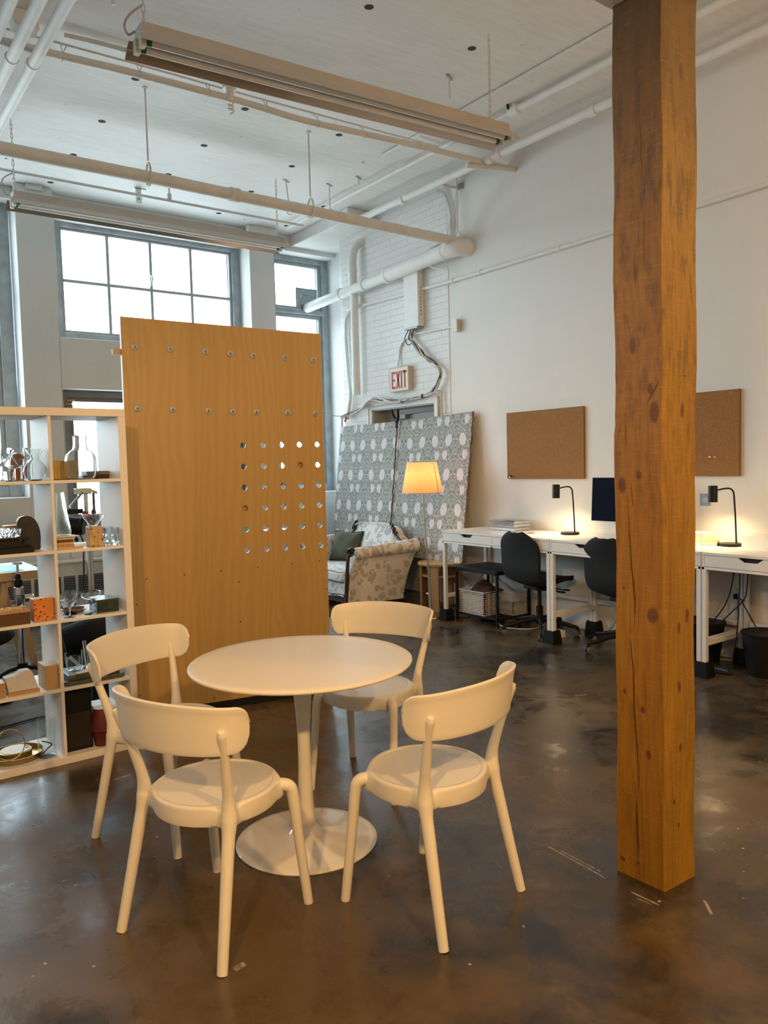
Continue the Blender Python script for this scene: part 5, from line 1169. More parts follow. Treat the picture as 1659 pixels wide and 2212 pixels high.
def arm(s):
    yb = s*.60
    # outer side panel, flaring towards the top and the back
    def side(u, v):
        x = lerp(-.40+.10*v**2, .26+.18*v**1.5, u); z = lerp(.085, .615, v); y = yb+s*(.035+.03*v*v)
        return W(x, y, z)
    m = MB(); m.grid(side, 16, 12); b0 = len(m.v); m.grid(lambda u, v: (side(u, v)[0], side(u, v)[1]-s*.10, side(u, v)[2]), 16, 12)
    for i in range(15): m.f.append([i*12, (i+1)*12, b0+(i+1)*12, b0+i*12])
    for j in range(11):
        for i in (0, 15): m.f.append([i*12+j, i*12+j+1, b0+i*12+j+1, b0+i*12+j])
    a = build('arm', m, sofa_m, t, smooth=True, angle=60)
    # rolled top, channelled by tufts
    P, Rr = [], []
    for i in range(49):
        f = i/48; P.append(W(lerp(-.315, .43, f), yb+s*.045, .600+.035*f)); Rr.append((.062+.012*f)*(1-.10*max(0, math.cos(f*PI*9.0))**6))
    build('arm_roll', MB().tube(P, Rr, 22), sofa_m, a, smooth=True)
    bt = MB()
    for k in range(1, 5): i = int(k*48/4.5*.95); bt.ball((P[i][0], P[i][1]+s*.02, P[i][2]+.058), .008, 6)
    build('tuft', bt, sofa_m, a, smooth=True)
    # S-shaped show-wood front
    fr_ = spline([W(-.335, yb+s*.085, .640), W(-.362, yb+s*.060, .655), W(-.372, yb+s*.02, .640), W(-.368, yb+s*.005, .600), W(-.352, yb+s*.030, .585), W(-.350, yb+s*.062, .600)], 5)
    build('scroll', MB().tube(fr_, .015, 10).lathe([(1e-6, -.012), (.022, -.010), (.024, .01)], W(-.345, yb+s*.045, .612), 16, axis='x'), mahog_m, a, smooth=True)
    ps = spline([W(-.352, yb+s*.020, .640), W(-.372, yb+s*.012, .56), W(-.385, yb+s*.012, .45), W(-.395, yb+s*.014, .32), W(-.405, yb+s*.016, .20), W(-.418, yb+s*.02, .12), W(-.422, yb+s*.02, .07)], 6)
    build('front_post', MB().tube(ps, [.016+.010*(i/len(ps)) for i in range(len(ps))], 10), mahog_m, a, smooth=True)
    return a
arm(-1); arm(1)
m = MB().grid(lambda u, v: W(-.395-.012*math.sin(PI*v), lerp(-.575, .575, u), lerp(.085+.018*abs(math.sin(u*PI*7)), .150+.022*math.cos(u*PI*2)**2+.012*abs(math.sin(u*PI*4.0)), v)), 70, 5)
build('apron_rail', m, mahog_m, t, smooth=True, solid=.03)
for y in (-.56, .56):
    build('foot', MB().tube(spline([W(-.385, y, .13), W(-.40, y, .08), W(-.41, y, .035), W(-.43, y, 0)], 4), [.028, .028, .027, .025, .023, .021, .019, .018, .018, .018, .020, .020, .022][:13], 10), mahog_m, t, smooth=True)
    build('foot', MB().bar(W(.26, y, .12), W(.32, y, 0), .035), mahog_m, t, bevel=.004)
build('back_frame', MB().box(bx_+.22, bx_+.30, by_-.58, by_+.58, .09, .30), sofa_m, t)
build('front_gimp', MB().tube([W(-.41, lerp(-.56, .56, i/60), .168+.02*math.cos(i/60*PI*2)**2+.012*abs(math.sin(i/60*PI*4.0))) for i in range(61)], .006, 6), plaster_m, t, smooth=True)
t.rotation_euler = (0, 0, SR); t.location = (4.745, 7.06, 0)
def pillow(c, w_, h_, th, mat, lab, rz, ry, name='throw_pillow'):
    m = MB()
    for s in (-1, 1):
        m.grid(lambda u, v: (s*th*(max(0, math.sin(PI*u)*math.sin(PI*v)))**.45+.006*math.sin(9*u+5*v), (u-.5)*w_*(1-.10*math.sin(PI*v)), (v-.5)*h_*(1-.10*math.sin(PI*u))+h_*.5), 20, 20)
    R_ = Matrix.Rotation(rz, 4, 'Z') @ Matrix.Rotation(ry, 4, 'Y'); m.v = [tuple(R_ @ Vector(v)+Vector(c)) for v in m.v]
    tt = thing(name, lab, 'cushion', c, 'green cushions on the settee'); build('cover', m, mat, tt, smooth=True, angle=0)
    e = [(0, (u-.5)*w_*(1-.10*math.sin(PI*v)), (v-.5)*h_*(1-.10*math.sin(PI*u))+h_*.5) for u, v in [(i/10, 0) for i in range(10)]+[(1, i/10) for i in range(10)]+[(1-i/10, 1) for i in range(10)]+[(0, 1-i/10) for i in range(10)]]
    build('piping', MB().tube([tuple(R_ @ Vector(p)+Vector(c)) for p in e], .006, 6, closed=True), cabled_m if mat is greenp_m else mat, tt, smooth=True)
pillow((4.84, 7.36, .405), .40, .36, .075, greenp_m, 'dark olive square cushion with black piping at the panel side of the settee', .35, .38)
pillow((4.83, 6.72, .405), .34, .30, .06, green2_m, 'pale green cushion tucked behind the near arm of the settee', -.55, .55)
# ------------------------------------------------------------------ tall open cube shelf (five by five)
KX1, KY0, KY1 = 1.362, 4.130, 4.518; KX0 = KX1-1.82
t = thing('open_shelf', 'tall white open cube shelf full of glassware and stone blocks, left of the plywood panel', 'shelf', ((KX0+KX1)/2, 4.32, 0))
build('top_board', MB().box(KX0, KX1, KY0, KY1, 1.783, 1.823), kallax_m, t, bevel=.002)
build('bottom_board', MB().box(KX0, KX1, KY0, KY1, 0, .038), kallax_m, t, bevel=.002)
for x0 in (KX0, KX1-.038): build('side_board', MB().box(x0, x0+.038, KY0, KY1, .038, 1.783), kallax_m, t, bevel=.002)
SH = [.038+.3365*i+.0155*(i-1) for i in range(1, 5)]; SH = [.3775, .7325, 1.0875, 1.4425]
for z in SH: build('shelf_board', MB().box(KX0+.038, KX1-.038, KY0+.002, KY1-.002, z, z+.0155), kallax_m, t, bevel=.0015)
TOPS = [.038, .393, .748, 1.103, 1.458]
for c in range(1, 5):
    x = KX1-.038-.335*c-.0155*(c-1)-.0155
    for r in range(5): build('divider', MB().box(x, x+.0155, KY0+.002, KY1-.002, TOPS[r], (SH+[1.783])[r]), kallax_m, t, bevel=.0015)
# right column spans x .989-1.324; second column .638-.973
R5, R4, R3, R2, R1 = TOPS
# ---- first row
single('brass_block', MB().box(1.000, 1.165, 4.34, 4.42, R1, R1+.102), brass_m, 'rectangular brass-coloured metal block on the top right shelf, left of the glass jug', 'block', bevel=.004)
t = thing('glass_jug', 'large clear round-shouldered glass bottle on the top right shelf', 'bottle', (1.168, 4.27, R1))
build('bottle_body', MB().shell([(.045, 0), (.065, .006), (.076, .024), (.078, .05), (.078, .105), (.072, .128), (.055, .146), (.042, .155), (.036, .168), (.034, .19), (.034, .222), (.039, .230)], (1.150, 4.225, R1), 48, t=.0045), glass_m, t, smooth=True)
single('stone_slab', MB().box(1.185, 1.322, 4.32, 4.43, R1, R1+.022), darkstone_m, 'dark olive stone slab, lower of the two behind the glass jug', 'slab', 'dark slabs on the top right shelf', bevel=.002)
single('stone_slab', MB().box(1.205, 1.322, 4.32, 4.43, R1+.0222, R1+.042), flat('olive_slab', (.16, .13, .07), .4, nz=.2), 'dark olive slab, upper of the two behind the glass jug', 'slab', 'dark slabs on the top right shelf', bevel=.002)
def vessel(name, prof, c, mat, lab, cat, part='bowl', group=None, n=36, th=.0018, stem=None, foot=None):
    t = thing(name, lab, cat, c, group)
    build(part, MB().shell(prof, c, n, t=th), mat, t, smooth=True)
    if stem: build('stem', MB().lathe(stem, c, 16), mat, t, smooth=True)
    if foot: build('foot', MB().lathe(foot, c, n), mat, t, smooth=True)
    return t
STEMF = lambda r: [(1e-6, .0), (r, .0), (r, .0015), (.008, .005), (.0045, .012)]
vessel('martini_glass', [(.004, .075), (.020, .092), (.058, .140), (.064, .158)], (.770, 4.24, R1), glass_m, 'clear cone-shaped glass at the left edge of the frame on the top shelf', 'glass', stem=[(.004, .01), (.0035, .05), (.004, .076)], foot=STEMF(.034))
vessel('coupe_glass', [(.004, .062), (.025, .066), (.044, .078), (.050, .095), (.046, .112)], (.826, 4.21, R1), glass_m, 'clear wide coupe glass in the middle of the top left shelf', 'glass', stem=[(.004, .01), (.0035, .04), (.005, .064)], foot=STEMF(.030))
vessel('funnel_glass', [(.006, .075), (.018, .086), (.048, .130), (.060, .142), (.060, .168)], (.868, 4.27, R1), glass_m, 'tall clear glass with a flared funnel bowl beside the round vase', 'glass', stem=[(.0045, .01), (.004, .05), (.007, .078)], foot=STEMF(.034))
t = thing('round_vase', 'clear round-bellied vase with a flared mouth, nearest the divider on the top left shelf', 'vase', (.928, 4.23, R1))
build('body', MB().shell([(.022, 0), (.040, .008), (.052, .028), (.056, .050), (.050, .075), (.034, .096), (.022, .108), (.026, .125), (.045, .160)], (.920, 4.21, R1), 44, t=.002), glass_m, t, smooth=True)
t = thing('amber_vase', 'amber-brown oval vase behind the clear glasses on the top left shelf', 'vase', (.875, 4.40, R1))
build('body', MB().lathe([(1e-6, 0), (.022, .002), (.036, .025), (.040, .060), (.040, .10), (.034, .125), (.022, .140), (1e-6, .145)], (.880, 4.40, R1), 36), flat('amber_gloss', (.45, .15, .04), .15), t, smooth=True)
vessel('small_tumbler', [(.012, 0), (.020, .008), (.026, .030), (.030, .050)], (.788, 4.17, R1), glass_m, 'small clear tumbler in front at the left edge of the top shelf', 'glass', part='cup')
single('loose_paper', MB().grid(lambda u, v: (1.10+.16*u, 4.25+.10*v, 1.826+.012*math.sin(PI*u)*v), 10, 5), paperw_m, 'thin curled white paper lying on top of the open shelf', 'paper', smooth=True, solid=.0008)
# ---- second row
yb = 4.17
for i, (w_, dx, h) in enumerate(((.135, .0, .012), (.092, 0, .012), (.085, .002, .011), (.087, 0, .011), (.085, .001, .011))):
    single('wood_tile', MB().box(.992+dx, .992+dx+w_, yb, yb+.09, R2+.0122*i, R2+.0122*i+h), (birch_m, stool_m, birch_m, brownbox_m, birch_m)[i], ('lowest and longest thin wooden tile under the leaning flask', 'second wooden tile from the bottom under the flask', 'third wooden tile from the bottom under the flask', 'fourth wooden tile from the bottom under the flask', 'fifth wooden tile of the stack, just under the pale top tile')[i], 'tile', 'wooden tiles stacked under the flask', bevel=.001)
single('pale_tile', MB().obox((1.045, yb+.05, R2+.0645), .112, .10, .004, .12), paperw_m, 'thin pale tile on top of the wooden tile stack', 'tile')
single('white_card', MB().obox((1.125, 4.33, R2+.009), .10, .11, .006, .1), paperw_m, 'small white card behind the travertine block', 'card')
t = thing('tall_flask', 'tall frosty glass bottle on the wooden tiles, leaning slightly', 'bottle', (1.035, 4.22, R2+.066))
m = MB().shell([(.030, 0), (.044, .006), (.047, .022), (.044, .045), (.036, .095), (.030, .15), (.026, .20), (.0245, .218), (.027, .226)], (0, 0, 0), 36, t=.0035)
m.v = [(v[0]*.82-.045*v[2]+1.045, v[1]*.82+4.215, v[2]+R2+.066) for v in m.v]; build('bottle_body', m, m_glass('frosty_glass', (.90, .95, .90), .12), t, smooth=True)
single('travertine_block', MB().box(1.158, 1.228, 4.16, 4.235, R2, R2+.108), trav_m, 'upright pitted travertine block carrying the clear funnel bowl', 'block', bevel=.006, seg=3)
vessel('funnel_bowl', [(.010, 0), (.020, .003), (.048, .040), (.056, .052), (.056, .062)], (1.193, 4.20, R2+.108), glass_m, 'clear wide funnel-shaped bowl standing on the travertine block', 'bowl')
t = thing('cut_tumbler', 'cut crystal tumbler beside the travertine block', 'glass', (1.278, 4.20, R2))
def facet(u, v):
    a = 2*PI*u; r = .043+.003*math.cos(a*8+v*5)*(v < .62)+.001; return (1.278+r*math.cos(a), 4.20+r*math.sin(a), R2+.002+.092*v)
m = MB().grid(facet, 64, 12, closeu=True); b0 = len(m.v); m.grid(lambda u, v: (1.278+.038*math.cos(2*PI*u), 4.20+.038*math.sin(2*PI*u), R2+.022+.072*v), 64, 12, closeu=True)
for i in range(64): j = (i+1) % 64; m.f.append([i*12+11, j*12+11, b0+j*12+11, b0+i*12+11])
m.f.append([i*12 for i in range(64)]); m.f.append([b0+i*12 for i in range(64)][::-1]); build('cup', m, glass_m, t)
t = thing('cut_tumbler', 'second crystal tumbler, right behind the first, near the shelf side', 'glass', (1.295, 4.30, R2)); build('cup', MB().shell([(.022, 0), (.026, .03), (.027, .095)], (1.293, 4.30, R2), 12, t=.003), glass_m, t)
outl = [(.0, 0), (.070, 0), (.078, .03), (.080, .07), (.076, .11), (.064, .145), (.044, .168), (.018, .178), (-.012, .172), (-.026, .155), (-.028, .125), (-.016, .095), (-.008, .06), (-.010, .03)]
ol = spline([(a, 0, b) for a, b in outl]+[(outl[0][0], 0, outl[0][1])], 4)[:-1]
single('stone_paddle', MB().prism([(.865+p.x, R2+p.z) for p in ol], 4.27, 4.298), darkstone_m, 'dark bean-shaped stone slab standing upright against the divider', 'slab', bevel=.003)
single('black_book', MB().box(.66, .885, 4.15, 4.40, R2, R2+.028), blkp_m, 'wide flat black block at the bottom of the dark stack beside the stone slab', 'block', bevel=.003)
single('black_wedge', MB().prism([(.66, R2+.028), (.848, R2+.028), (.826, R2+.066), (.66, R2+.066)], 4.16, 4.36), blkp_m, 'black tapered block in the middle of the dark stack', 'block', bevel=.003)
single('black_tray', MB().box(.64, .868, 4.155, 4.38, R2+.0665, R2+.078), blkp_m, 'thin black tray under the crystal dish', 'tray', bevel=.003)
t = thing('crystal_dish', 'low faceted crystal dish on the thin black tray at the left edge', 'dish', (.775, 4.22, R2+.078))
def cd(u, v):
    a = 2*PI*u; r = .070+.005*math.cos(a*14+v*6)-.010*(1-v); return (.775+r*math.cos(a), 4.235+r*.8*math.sin(a), R2+.079+.040*v)
m = MB().grid(cd, 56, 6, closeu=True); b0 = len(m.v); m.grid(lambda u, v: (.775+.058*math.cos(2*PI*u), 4.235+.046*math.sin(2*PI*u), R2+.092+.027*v), 56, 6, closeu=True)
for i in range(56): j = (i+1) % 56; m.f.append([i*6+5, j*6+5, b0+j*6+5, b0+i*6+5])
m.f.append([i*6 for i in range(56)]); m.f.append([b0+i*6 for i in range(56)][::-1]); build('dish_body', m, glass_m, t)
single('brass_sliver', MB().box(.80, .868, 4.40, 4.46, R2, R2+.125), brass_m, 'narrow brass piece behind the crystal dish', 'block', bevel=.002)
# ---- third row
t = thing('wooden_box', 'brown wooden box of pale wood chips at the left of the third shelf', 'box', (.74, 4.22, R3))
m = MB(); x0, x1, y0, y1, z0, z1 = .640, .850, 4.150, 4.29, R3, R3+.062; w_ = .010
m.box(x0, x1, y0, y0+w_, z0, z1); m.box(x0, x1, y1-w_, y1, z0, z1); m.box(x0, x0+w_, y0+w_, y1-w_, z0, z1); m.box(x1-w_, x1, y0+w_, y1-w_, z0, z1); m.box(x0, x1, y0, y1, z0, z0+.008)
build('box_body', m, brownbox_m, t, bevel=.002)
build('chamfered_rim', MB().prism([(y0-.001, z1-.002), (y0+.012, z1+.012), (y0+.014, z1+.010), (y0+.012, z1-.002)], x0, x1, 'x').prism([(y1, z1-.002), (y1-.012, z1+.012), (y1-.014, z1+.01), (y1-.012, z1-.002)], x0, x1, 'x'), stool_m, t)
m = MB(); rr = random.Random(5)
for i in range(70):
    x, y = rr.uniform(x0+.02, x1-.015), rr.uniform(y0+.02, y1-.02); z = z1+rr.uniform(-.006, .016); a = rr.uniform(0, PI)
    m.tube([(x-.012*math.cos(a), y-.012*math.sin(a), z), (x, y, z+.004), (x+.012*math.cos(a), y+.012*math.sin(a), z)], .0035, 5)
o = single('wood_chips', m, shell_m, 'heap of pale curled wood chips filling the brown wooden box', 'wood chips', smooth=True); o['kind'] = 'stuff'
single('terrazzo_block', MB().obox((.918, 4.205, R3+.058), .098, .075, .115, .04), terra_m, 'orange terrazzo block speckled dark red beside the wooden box', 'block', bevel=.003)
def goblet(x, y, s, lab):
    vessel('wine_goblet', [(.004, .062*s), (.020, .065*s), (.034, .082*s), (.037, .10*s), (.034, .128*s)], (x, y, R3), glass_m, lab, 'glass', stem=[(.0045, .01), (.004, .04*s), (.006, .064*s)], foot=STEMF(.030))
goblet(1.045, 4.18, .92, 'clear wine goblet in front at the left of the third shelf'); goblet(1.072, 4.26, .88, 'clear wine goblet just behind and right of the front one')
goblet(1.115, 4.42, .80, 'clear goblet at the back behind the brown plate')
vessel('coupe_glass', [(.004, .076), (.030, .080), (.048, .094), (.052, .108), (.049, .120)], (1.158, 4.19, R3), glass_m, 'clear coupe glass in front of the green marble box', 'glass', stem=[(.004, .01), (.0035, .05), (.006, .078)], foot=STEMF(.036))
t = thing('brown_plate', 'shallow glossy brown dish behind the goblets on the third shelf', 'dish', (1.095, 4.31, R3))
build('dish_body', MB().shell([(.032, 0), (.050, .004), (.068, .022)], (1.10, 4.31, R3), 44, t=.004), clay_m, t, smooth=True)
single('steel_cup', MB().shell([(.024, 0), (.028, .05)], (1.06, 4.46, R3), 28, t=.001), chrome_m, 'small metal cup at the back of the third shelf', 'cup', smooth=True)
single('marble_box', MB().box(1.185, 1.300, 4.18, 4.33, R3, R3+.062), marble_m, 'dark green marble box near the right side of the third shelf', 'block', bevel=.003)
single('slate_tile', MB().box(1.183, 1.302, 4.178, 4.332, R3+.0625, R3+.071), slate_m, 'thin green stone slab lying on the dark marble box', 'slab', bevel=.0015)
# ---- fourth row
single('wood_block', MB().obox((.935, 4.225, R4+.0625), .062, .135, .125, .05), stool_m, 'upright tan wooden block near the divider on the fourth shelf', 'block', bevel=.0015)
single('plaster_wedge', MB().prism([(.735, R4+.018), (.875, R4+.018), (.850, R4+.105), (.838, R4+.116), (.80, R4+.116), (.775, R4+.100), (.722, R4+.092)], 4.17, 4.235), plaster_m, 'grey-white plaster piece with a rounded hump on the fourth shelf', 'block', bevel=.003)
single('wood_strip', MB().box(.733, .880, 4.165, 4.24, R4, R4+.0175), stool_m, 'flat tan wooden strip under the plaster piece', 'block', bevel=.001)
single('wood_block', MB().box(.655, .722, 4.16, 4.25, R4, R4+.075), stool_m, 'tan wooden block at the left edge of the frame on the fourth shelf', 'block', bevel=.0015)
ring = [(1.000, 4.17), (1.02, 4.152), (1.29, 4.152), (1.31, 4.17), (1.31, 4.34), (1.0, 4.34)]
single('slate_slab', MB().prism(ring, R4, R4+.022, 'z'), slate_m, 'green-grey slate slab with rounded corners, lower of the pair on the fourth shelf', 'slab', bevel=.004)
single('slate_slab', MB().box(1.02, 1.285, 4.172, 4.36, R4+.0225, R4+.052), slate_m, 'green-grey slate slab, upper of the pair, carrying the beakers', 'slab', bevel=.003)
ZS = R4+.0525
single('white_card', MB().obox((1.115, 4.20, ZS+.002), .10, .035, .003, .15), paperw_m, 'white card strip on the slate slab in front of the beakers', 'card')
vessel('glass_beaker', [(.028, 0), (.034, .004), (.036, .075)], (1.075, 4.27, ZS), glass_m, 'clear beaker on the left of the slate slab, a strip leaning in it', 'beaker', part='cup', th=.0016)
vessel('glass_beaker', [(.030, 0), (.033, .004), (.034, .098)], (1.155, 4.29, ZS), glass_m, 'taller clear beaker on the slate slab holding a glass tube', 'beaker', part='cup', th=.0016)
single('glass_tube', MB().tube([(1.15, 4.29, ZS+.004), (1.140, 4.292, ZS+.145)], .009, 16), glass_m, 'clear glass tube standing in the taller beaker', 'tube', smooth=True)
single('frosted_strip', MB().obox((1.085, 4.265, ZS+.042), .090, .004, .018, 0, 0, .85), m_glass('frosted_plastic', (.9, .9, .9), .4), 'frosted strip leaning inside the left beaker', 'strip')
single('hook_wire', MB().tube(spline([(1.043, 4.27, ZS+.100), (1.035, 4.27, ZS+.092), (1.036, 4.265, ZS+.04), (1.05, 4.26, ZS+.008)], 5), .0025, 6), chrome_m, 'bent steel wire hooked over the left beaker', 'wire', smooth=True)
single('steel_tongs', MB().tube([(1.13, 4.22, ZS+.03), (1.19, 4.24, ZS+.008)], .003, 6).tube([(1.13, 4.225, ZS+.028), (1.18, 4.26, ZS+.006)], .003, 6), chrome_m, 'small steel tongs lying on the slate slab', 'tongs', smooth=True)
single('brass_strip', MB().obox((1.20, 4.23, ZS+.005), .07, .02, .006, .1), brass_m, 'short brass strip on the slate slab', 'strip')
# ---- bottom row
t = thing('brass_tray', 'round polished brass tray with a raised inner dish on the bottom shelf', 'tray', (.775, 4.30, R5))
build('outer_tray', MB().shell([(.118, 0), (.128, .006), (.132, .030)], (.775, 4.30, R5), 64, t=.003), brass_m, t, smooth=True)
build('inner_dish', MB().lathe([(1e-6, .040), (.074, .040), (.078, .038), (.078, .006)], (.775, 4.30, R5), 48), brass_m, t, smooth=True)
single('cream_disc', MB().lathe([(1e-6, .0435), (.071, .0435), (.072, .0405), (1e-6, .0405)], (.775, 4.30, R5), 44), signw_m, 'cream disc lying in the polished brass tray', 'disc', smooth=True)
single('wire_ring', MB().tube([(.728+.070*math.cos(a), 4.18+.012*math.sin(a), R5+.110+.074*math.sin(a)) for a in [2*PI*i/40 for i in range(40)]], .0028, 8, closed=True).tube([(.798, 4.18, R5+.105), (.818, 4.18, R5+.108), (.822, 4.18, R5+.098), (.800, 4.18, R5+.094)], .0018, 6).tube([(.798, 4.18, R5+.088), (.814, 4.18, R5+.086), (.816, 4.18, R5+.078), (.799, 4.18, R5+.078)], .0018, 6), brass_m, 'upright thin metal ring with small loops in front of the brass tray', 'ring', smooth=True)
vessel('cylinder_vase', [(.036, 0), (.043, .004), (.0445, .20)], (.908, 4.205, R5), glass_m, 'tall straight clear glass cylinder vase on the bottom shelf', 'vase', part='cylinder', th=.002)
single('brown_ribbon', MB().tube(spline([(.885, 4.205, R5+.085), (.905, 4.18, R5+.082), (.930, 4.20, R5+.060), (.925, 4.22, R5+.045), (.900, 4.21, R5+.03), (.885, 4.20, R5+.02)], 5), .004, 6), clay_m, 'curved brown strip inside the cylinder vase', 'strip', smooth=True)
t = thing('black_speaker', 'dark upright box with a recessed front panel on the bottom right shelf', 'box', (1.07, 4.38, R5))
build('case', MB().box(.995, 1.135, 4.19, 4.46, R5, R5+.325), blkp_m, t, bevel=.003); build('front_panel', MB().box(1.005, 1.125, 4.184, 4.189, R5+.02, R5+.20), m_wood('dark_panel', (.010, .006, .004), (.020, .010, .006)), t, bevel=.002)
t = thing('mushroom_lamp', 'small maroon two-tier lamp with a cream-lined shade on the bottom shelf', 'lamp', (1.185, 4.20, R5))
build('lamp_foot', MB().lathe([(1e-6, 0), (.041, 0), (.043, .004), (.052, .078), (1e-6, .080)], (1.187, 4.20, R5), 44), maroon_m, t, smooth=True)
build('lamp_shade', MB().lathe([(.050, .082), (.066, .083), (.0665, .089), (.042, .200), (.040, .201), (.062, .092)], (1.187, 4.20, R5), 44), maroon_m, t, smooth=True)
build('shade_lining', MB().lathe([(.0395, .200), (.0595, .094), (1e-6, .092)], (1.187, 4.20, R5), 44), signw_m, t, smooth=True)
single('white_carton', MB().box(1.185, 1.318, 4.27, 4.46, R5, R5+.170), paperw_m, 'white carton behind the maroon lamp', 'box', bevel=.002)

# ------------------------------------------------------------------ the work area beyond the shelf
t = thing('trestle_table', 'white-topped work table on wooden trestles seen through the shelf', 'table', (.65, 6.62, 0))
build('tabletop', MB().box(-.55, 1.41, 6.35, 7.05, .725, .755), paperw_m, t, bevel=.002); build('edge_strip', MB().box(-.552, 1.412, 6.346, 6.354, .690, .754), birch_m, t, bevel=.002)
for x in (1.18, -.35):
    build('trestle_rail', MB().box(x-.03, x+.03, 6.38, 7.02, .64, .725), birch_m, t, bevel=.002)
    for s in (-1, 1):
        for y in (6.42, 6.96): build('leg', MB().bar((x+s*.03, y, .68), (x+s*.15, y, 0), .048, .042), birch_m, t, bevel=.002)
    build('trestle_brace', MB().box(x-.09, x-.065, 6.42, 6.96, .30, .36).box(x+.065, x+.09, 6.42, 6.96, .30, .36), birch_m, t, bevel=.002)
single('blue_sheet', MB().box(.55, 1.28, 6.40, 6.85, .7555, .759), cyan_m, 'pale blue sheet lying on the white work table', 'sheet')
t = thing('light_stand', 'chrome studio stand with clamps and black feet behind the second shelf column', 'stand', (1.20, 6.20, 0)); c = (1.195, 6.18, 0)
build('lower_tube', MB().lathe([(1e-6, .05), (.024, .05), (.024, .52), (1e-6, .52)], c, 20), chrome_m, t, smooth=True)
build('middle_tube', MB().lathe([(1e-6, .50), (.019, .50), (.019, .72), (1e-6, .72)], c, 20), chrome_m, t, smooth=True)
build('clamp_body', MB().lathe([(.020, .42), (.036, .425), (.036, .50), (.030, .505), (.030, .60), (.036, .605), (.036, .66), (.022, .67)], c, 14), chrome_m, t)
build('side_knob', MB().lathe([(1e-6, 0), (.028, 0), (.030, .01), (.030, .055), (.024, .06), (1e-6, .06)], (c[0]+.035, c[1]-.01, .575), 16, axis='x').obox((c[0]-.04, c[1], .55), .03, .02, .02), chrome_m, t)
build('black_collar', MB().lathe([(.019, .67), (.030, .672), (.030, .715), (.022, .725), (.022, .745), (.014, .76)], c, 20), blkp_m, t, smooth=True)
build('top_spigot', MB().lathe([(1e-6, .74), (.010, .74), (.010, .83), (1e-6, .83)], c, 14).lathe([(1e-6, .83), (.035, .83), (.035, .842), (1e-6, .842)], c, 18), blkp_m if False else chrome_m, t, smooth=True)
build('foot_hub', MB().lathe([(1e-6, .03), (.034, .03), (.040, .05), (.034, .095), (1e-6, .095)], c, 18), blkp_m, t, smooth=True)
for a in (200, 320, 80):
    a = math.radians(a); build('foot', MB().tube(spline([(c[0]+.02*math.cos(a), c[1]+.02*math.sin(a), .065), (c[0]+.12*math.cos(a), c[1]+.12*math.sin(a), .055), (c[0]+.22*math.cos(a), c[1]+.22*math.sin(a), .012)], 4), .014, 8), blkp_m, t, smooth=True)
t = thing('black_stool', 'black padded seat edge in front of the trestle at the far left', 'stool', (.90, 5.62, 0))
build('cushion', MB().ball((.86, 5.62, .44), .19, 14, sz=.42), blackfab_m, t, smooth=True); build('support', MB().lathe([(1e-6, 0), (.16, 0), (.16, .02), (.03, .04), (.03, .38), (1e-6, .38)], (.86, 5.62, 0), 24), blk_m, t, smooth=True)
t = thing('black_armchair', 'rounded black upholstered armchair behind the lower right shelf', 'armchair', (1.58, 5.55, 0))
m = MB().grid(lambda u, v: (1.56+.26*math.copysign(abs(math.cos(2*PI*u))**.6, math.cos(2*PI*u))*(1-.25*v**3), 5.60+.24*math.copysign(abs(math.sin(2*PI*u))**.6, math.sin(2*PI*u))*(1-.25*v**3), .06+.42*v), 40, 10, closeu=True); m.f.append([i*10+9 for i in range(40)])
build('body', m, blackfab_m, t, smooth=True); build('arm_bolster', MB().tube([(1.30, 5.40, .38), (1.54, 5.36, .43), (1.78, 5.44, .38)], [.085, .11, .085], 16), blackfab_m, t, smooth=True)
build('plinth', MB().box(1.34, 1.78, 5.42, 5.82, 0, .06), blkp_m, t)
single('black_crate', MB().box(1.36, 1.66, 4.98, 5.22, 0, .27), blkp_m, 'plain black crate on the floor between the shelf and the armchair', 'crate', bevel=.005)
# studio strobe on a boom, seen through the second shelf row
t = thing('studio_strobe', 'black studio light head with a red-tipped handle on a chrome pole', 'studio light', (1.66, 6.1, 0))
build('pole', MB().tube([(1.69, 6.12, .0), (1.69, 6.12, 1.36)], .015, 16).tube([(1.712, 6.12, .0), (1.712, 6.12, .95)], .010, 12), chrome_m, t, smooth=True)
build('clamp', MB().obox((1.67, 6.12, 1.35), .12, .05, .045).obox((1.75, 6.12, 1.345), .06, .02, .02, 0, 0, .4), chrome_m, t, bevel=.005)
build('boom', MB().tube([(1.66, 6.10, 1.34), (1.555, 6.06, 1.235)], .010, 10), chrome_m, t, smooth=True)
m = MB().lathe([(1e-6, -.115), (.060, -.115), (.066, -.10), (.066, .10), (.060, .115), (1e-6, .115)], (0, 0, 0), 28, axis='x')
R_ = Matrix.Rotation(-.55, 4, 'Z') @ Matrix.Rotation(.12, 4, 'Y'); m.v = [tuple(R_ @ Vector(v)+Vector((1.545, 6.08, 1.10))) for v in m.v]; hd = build('head', m, blkp_m, t, smooth=True)
build('yoke', MB().obox((1.545, 6.0, 1.205), .17, .014, .035, -.1).obox((1.47, 6.02, 1.16), .014, .014, .10), blkp_m, t, bevel=.003)
build('handle', MB().tube([(1.60, 5.99, 1.07), (1.61, 5.98, 1.13), (1.635, 5.98, 1.175)], .014, 12), blkp_m, t, smooth=True); build('handle_tip', MB().tube([(1.630, 5.98, 1.165), (1.648, 5.98, 1.20)], .019, 12), redk_m, t, smooth=True)
build('tilt_knob', MB().ball((1.57, 5.98, .995), .016, 8).tube([(1.57, 5.98, .995), (1.57, 5.99, 1.04)], .006, 8), blkp_m, t, smooth=True)
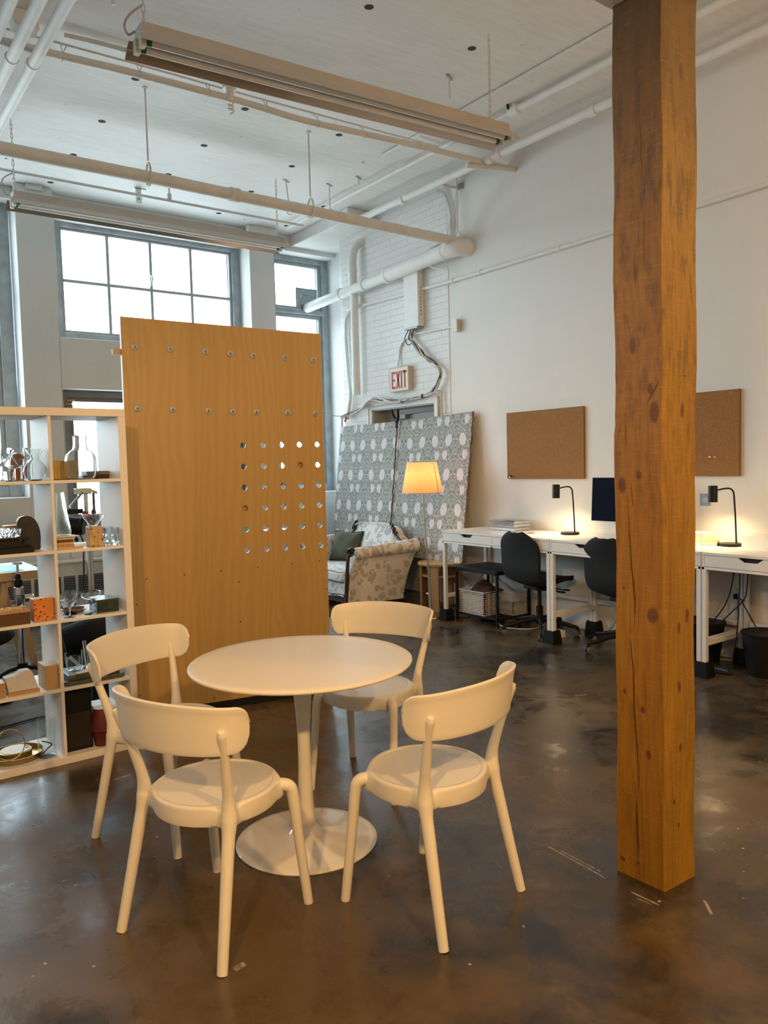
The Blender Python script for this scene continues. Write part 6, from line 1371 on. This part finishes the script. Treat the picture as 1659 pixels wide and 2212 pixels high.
build('valve', MB().tube([(1.742, 6.1, 1.335), (1.742, 6.1, 1.20)], .010, 10).ball((1.738, 6.1, 1.185), .019, 8, sz=1.4).ball((1.738, 6.1, 1.12), .022, 8).ball((1.70, 6.1, 1.15), .022, 8, sz=1.3), flat('bronze_joint', (.16, .10, .08), .35, metal=.6), t, smooth=True)
single('strobe_cord', MB().tube(spline([(1.60, 6.0, 1.04), (1.625, 6.0, .96), (1.62, 6.0, .85), (1.615, 6.0, .72), (1.60, 6.0, .62), (1.56, 6.0, .55), (1.53, 6.0, .46), (1.52, 6.0, .2), (1.50, 6.0, .008)], 6), .006, 8), cabled_m, 'black cord hanging from the studio light head to the floor', 'cord', smooth=True)
single('floor_lead', MB().tube(spline([(.3, 4.90, .008), (.75, 4.95, .008), (1.05, 5.02, .008), (1.35, 5.0, .008)], 6), .006, 8), cabled_m, 'dark cable lying across the floor just behind the shelf', 'cable', smooth=True)
# convector heater under the window
t = thing('convector_heater', 'long grey convector heater with louvred grilles under the windows', 'heater', (1.0, 8.42, 0))
build('case', MB().box(-.70, 2.72, 8.31, YP-.004, .09, .56), rad_m, t, bevel=.006); build('foot', MB().box(-.6, -.5, 8.34, 8.5, 0, .09).box(2.5, 2.6, 8.34, 8.5, 0, .09), rad_m, t); build('cover_lip', MB().box(-.71, 2.73, 8.29, YP-.004, .56, .585), rad_m, t, bevel=.004)
for i in range(24):
    x = -.66+i*.142
    if x+.115 > 2.70: break
    g = build('grille', MB().box(x, x+.112, 8.307, 8.311, .25, .43), grill_m, t)
    m = MB()
    for k in range(7): m.obox((x+.056, 8.303, .263+k*.025), .112, .006, .004, 0, .5)
    build('louvre', m, louv_m, g)
# things beyond the panel glimpsed through its holes
t = thing('white_worktop', 'white workbench behind the plywood panel, glimpsed through the round holes', 'bench', (2.85, 6.35, 0))
build('bench_top', MB().box(2.25, 3.75, 6.1, 6.8, .86, .89), paperw_m, t, bevel=.002)
for x in (2.29, 3.66):
    for y in (6.14, 6.72): build('leg', MB().box(x, x+.045, y, y+.045, 0, .86), desk_m, t, bevel=.002)
single('green_case', MB().box(3.10, 3.25, 6.3, 6.5, .89, 1.02), flat('mint_green', (.25, .60, .42), .5), 'small mint green case on the bench behind the panel', 'case', bevel=.004)
single('dark_case', MB().box(2.72, 3.0, 6.3, 6.5, .89, 1.12), blkp_m, 'dark case on the bench behind the panel', 'case', bevel=.004)
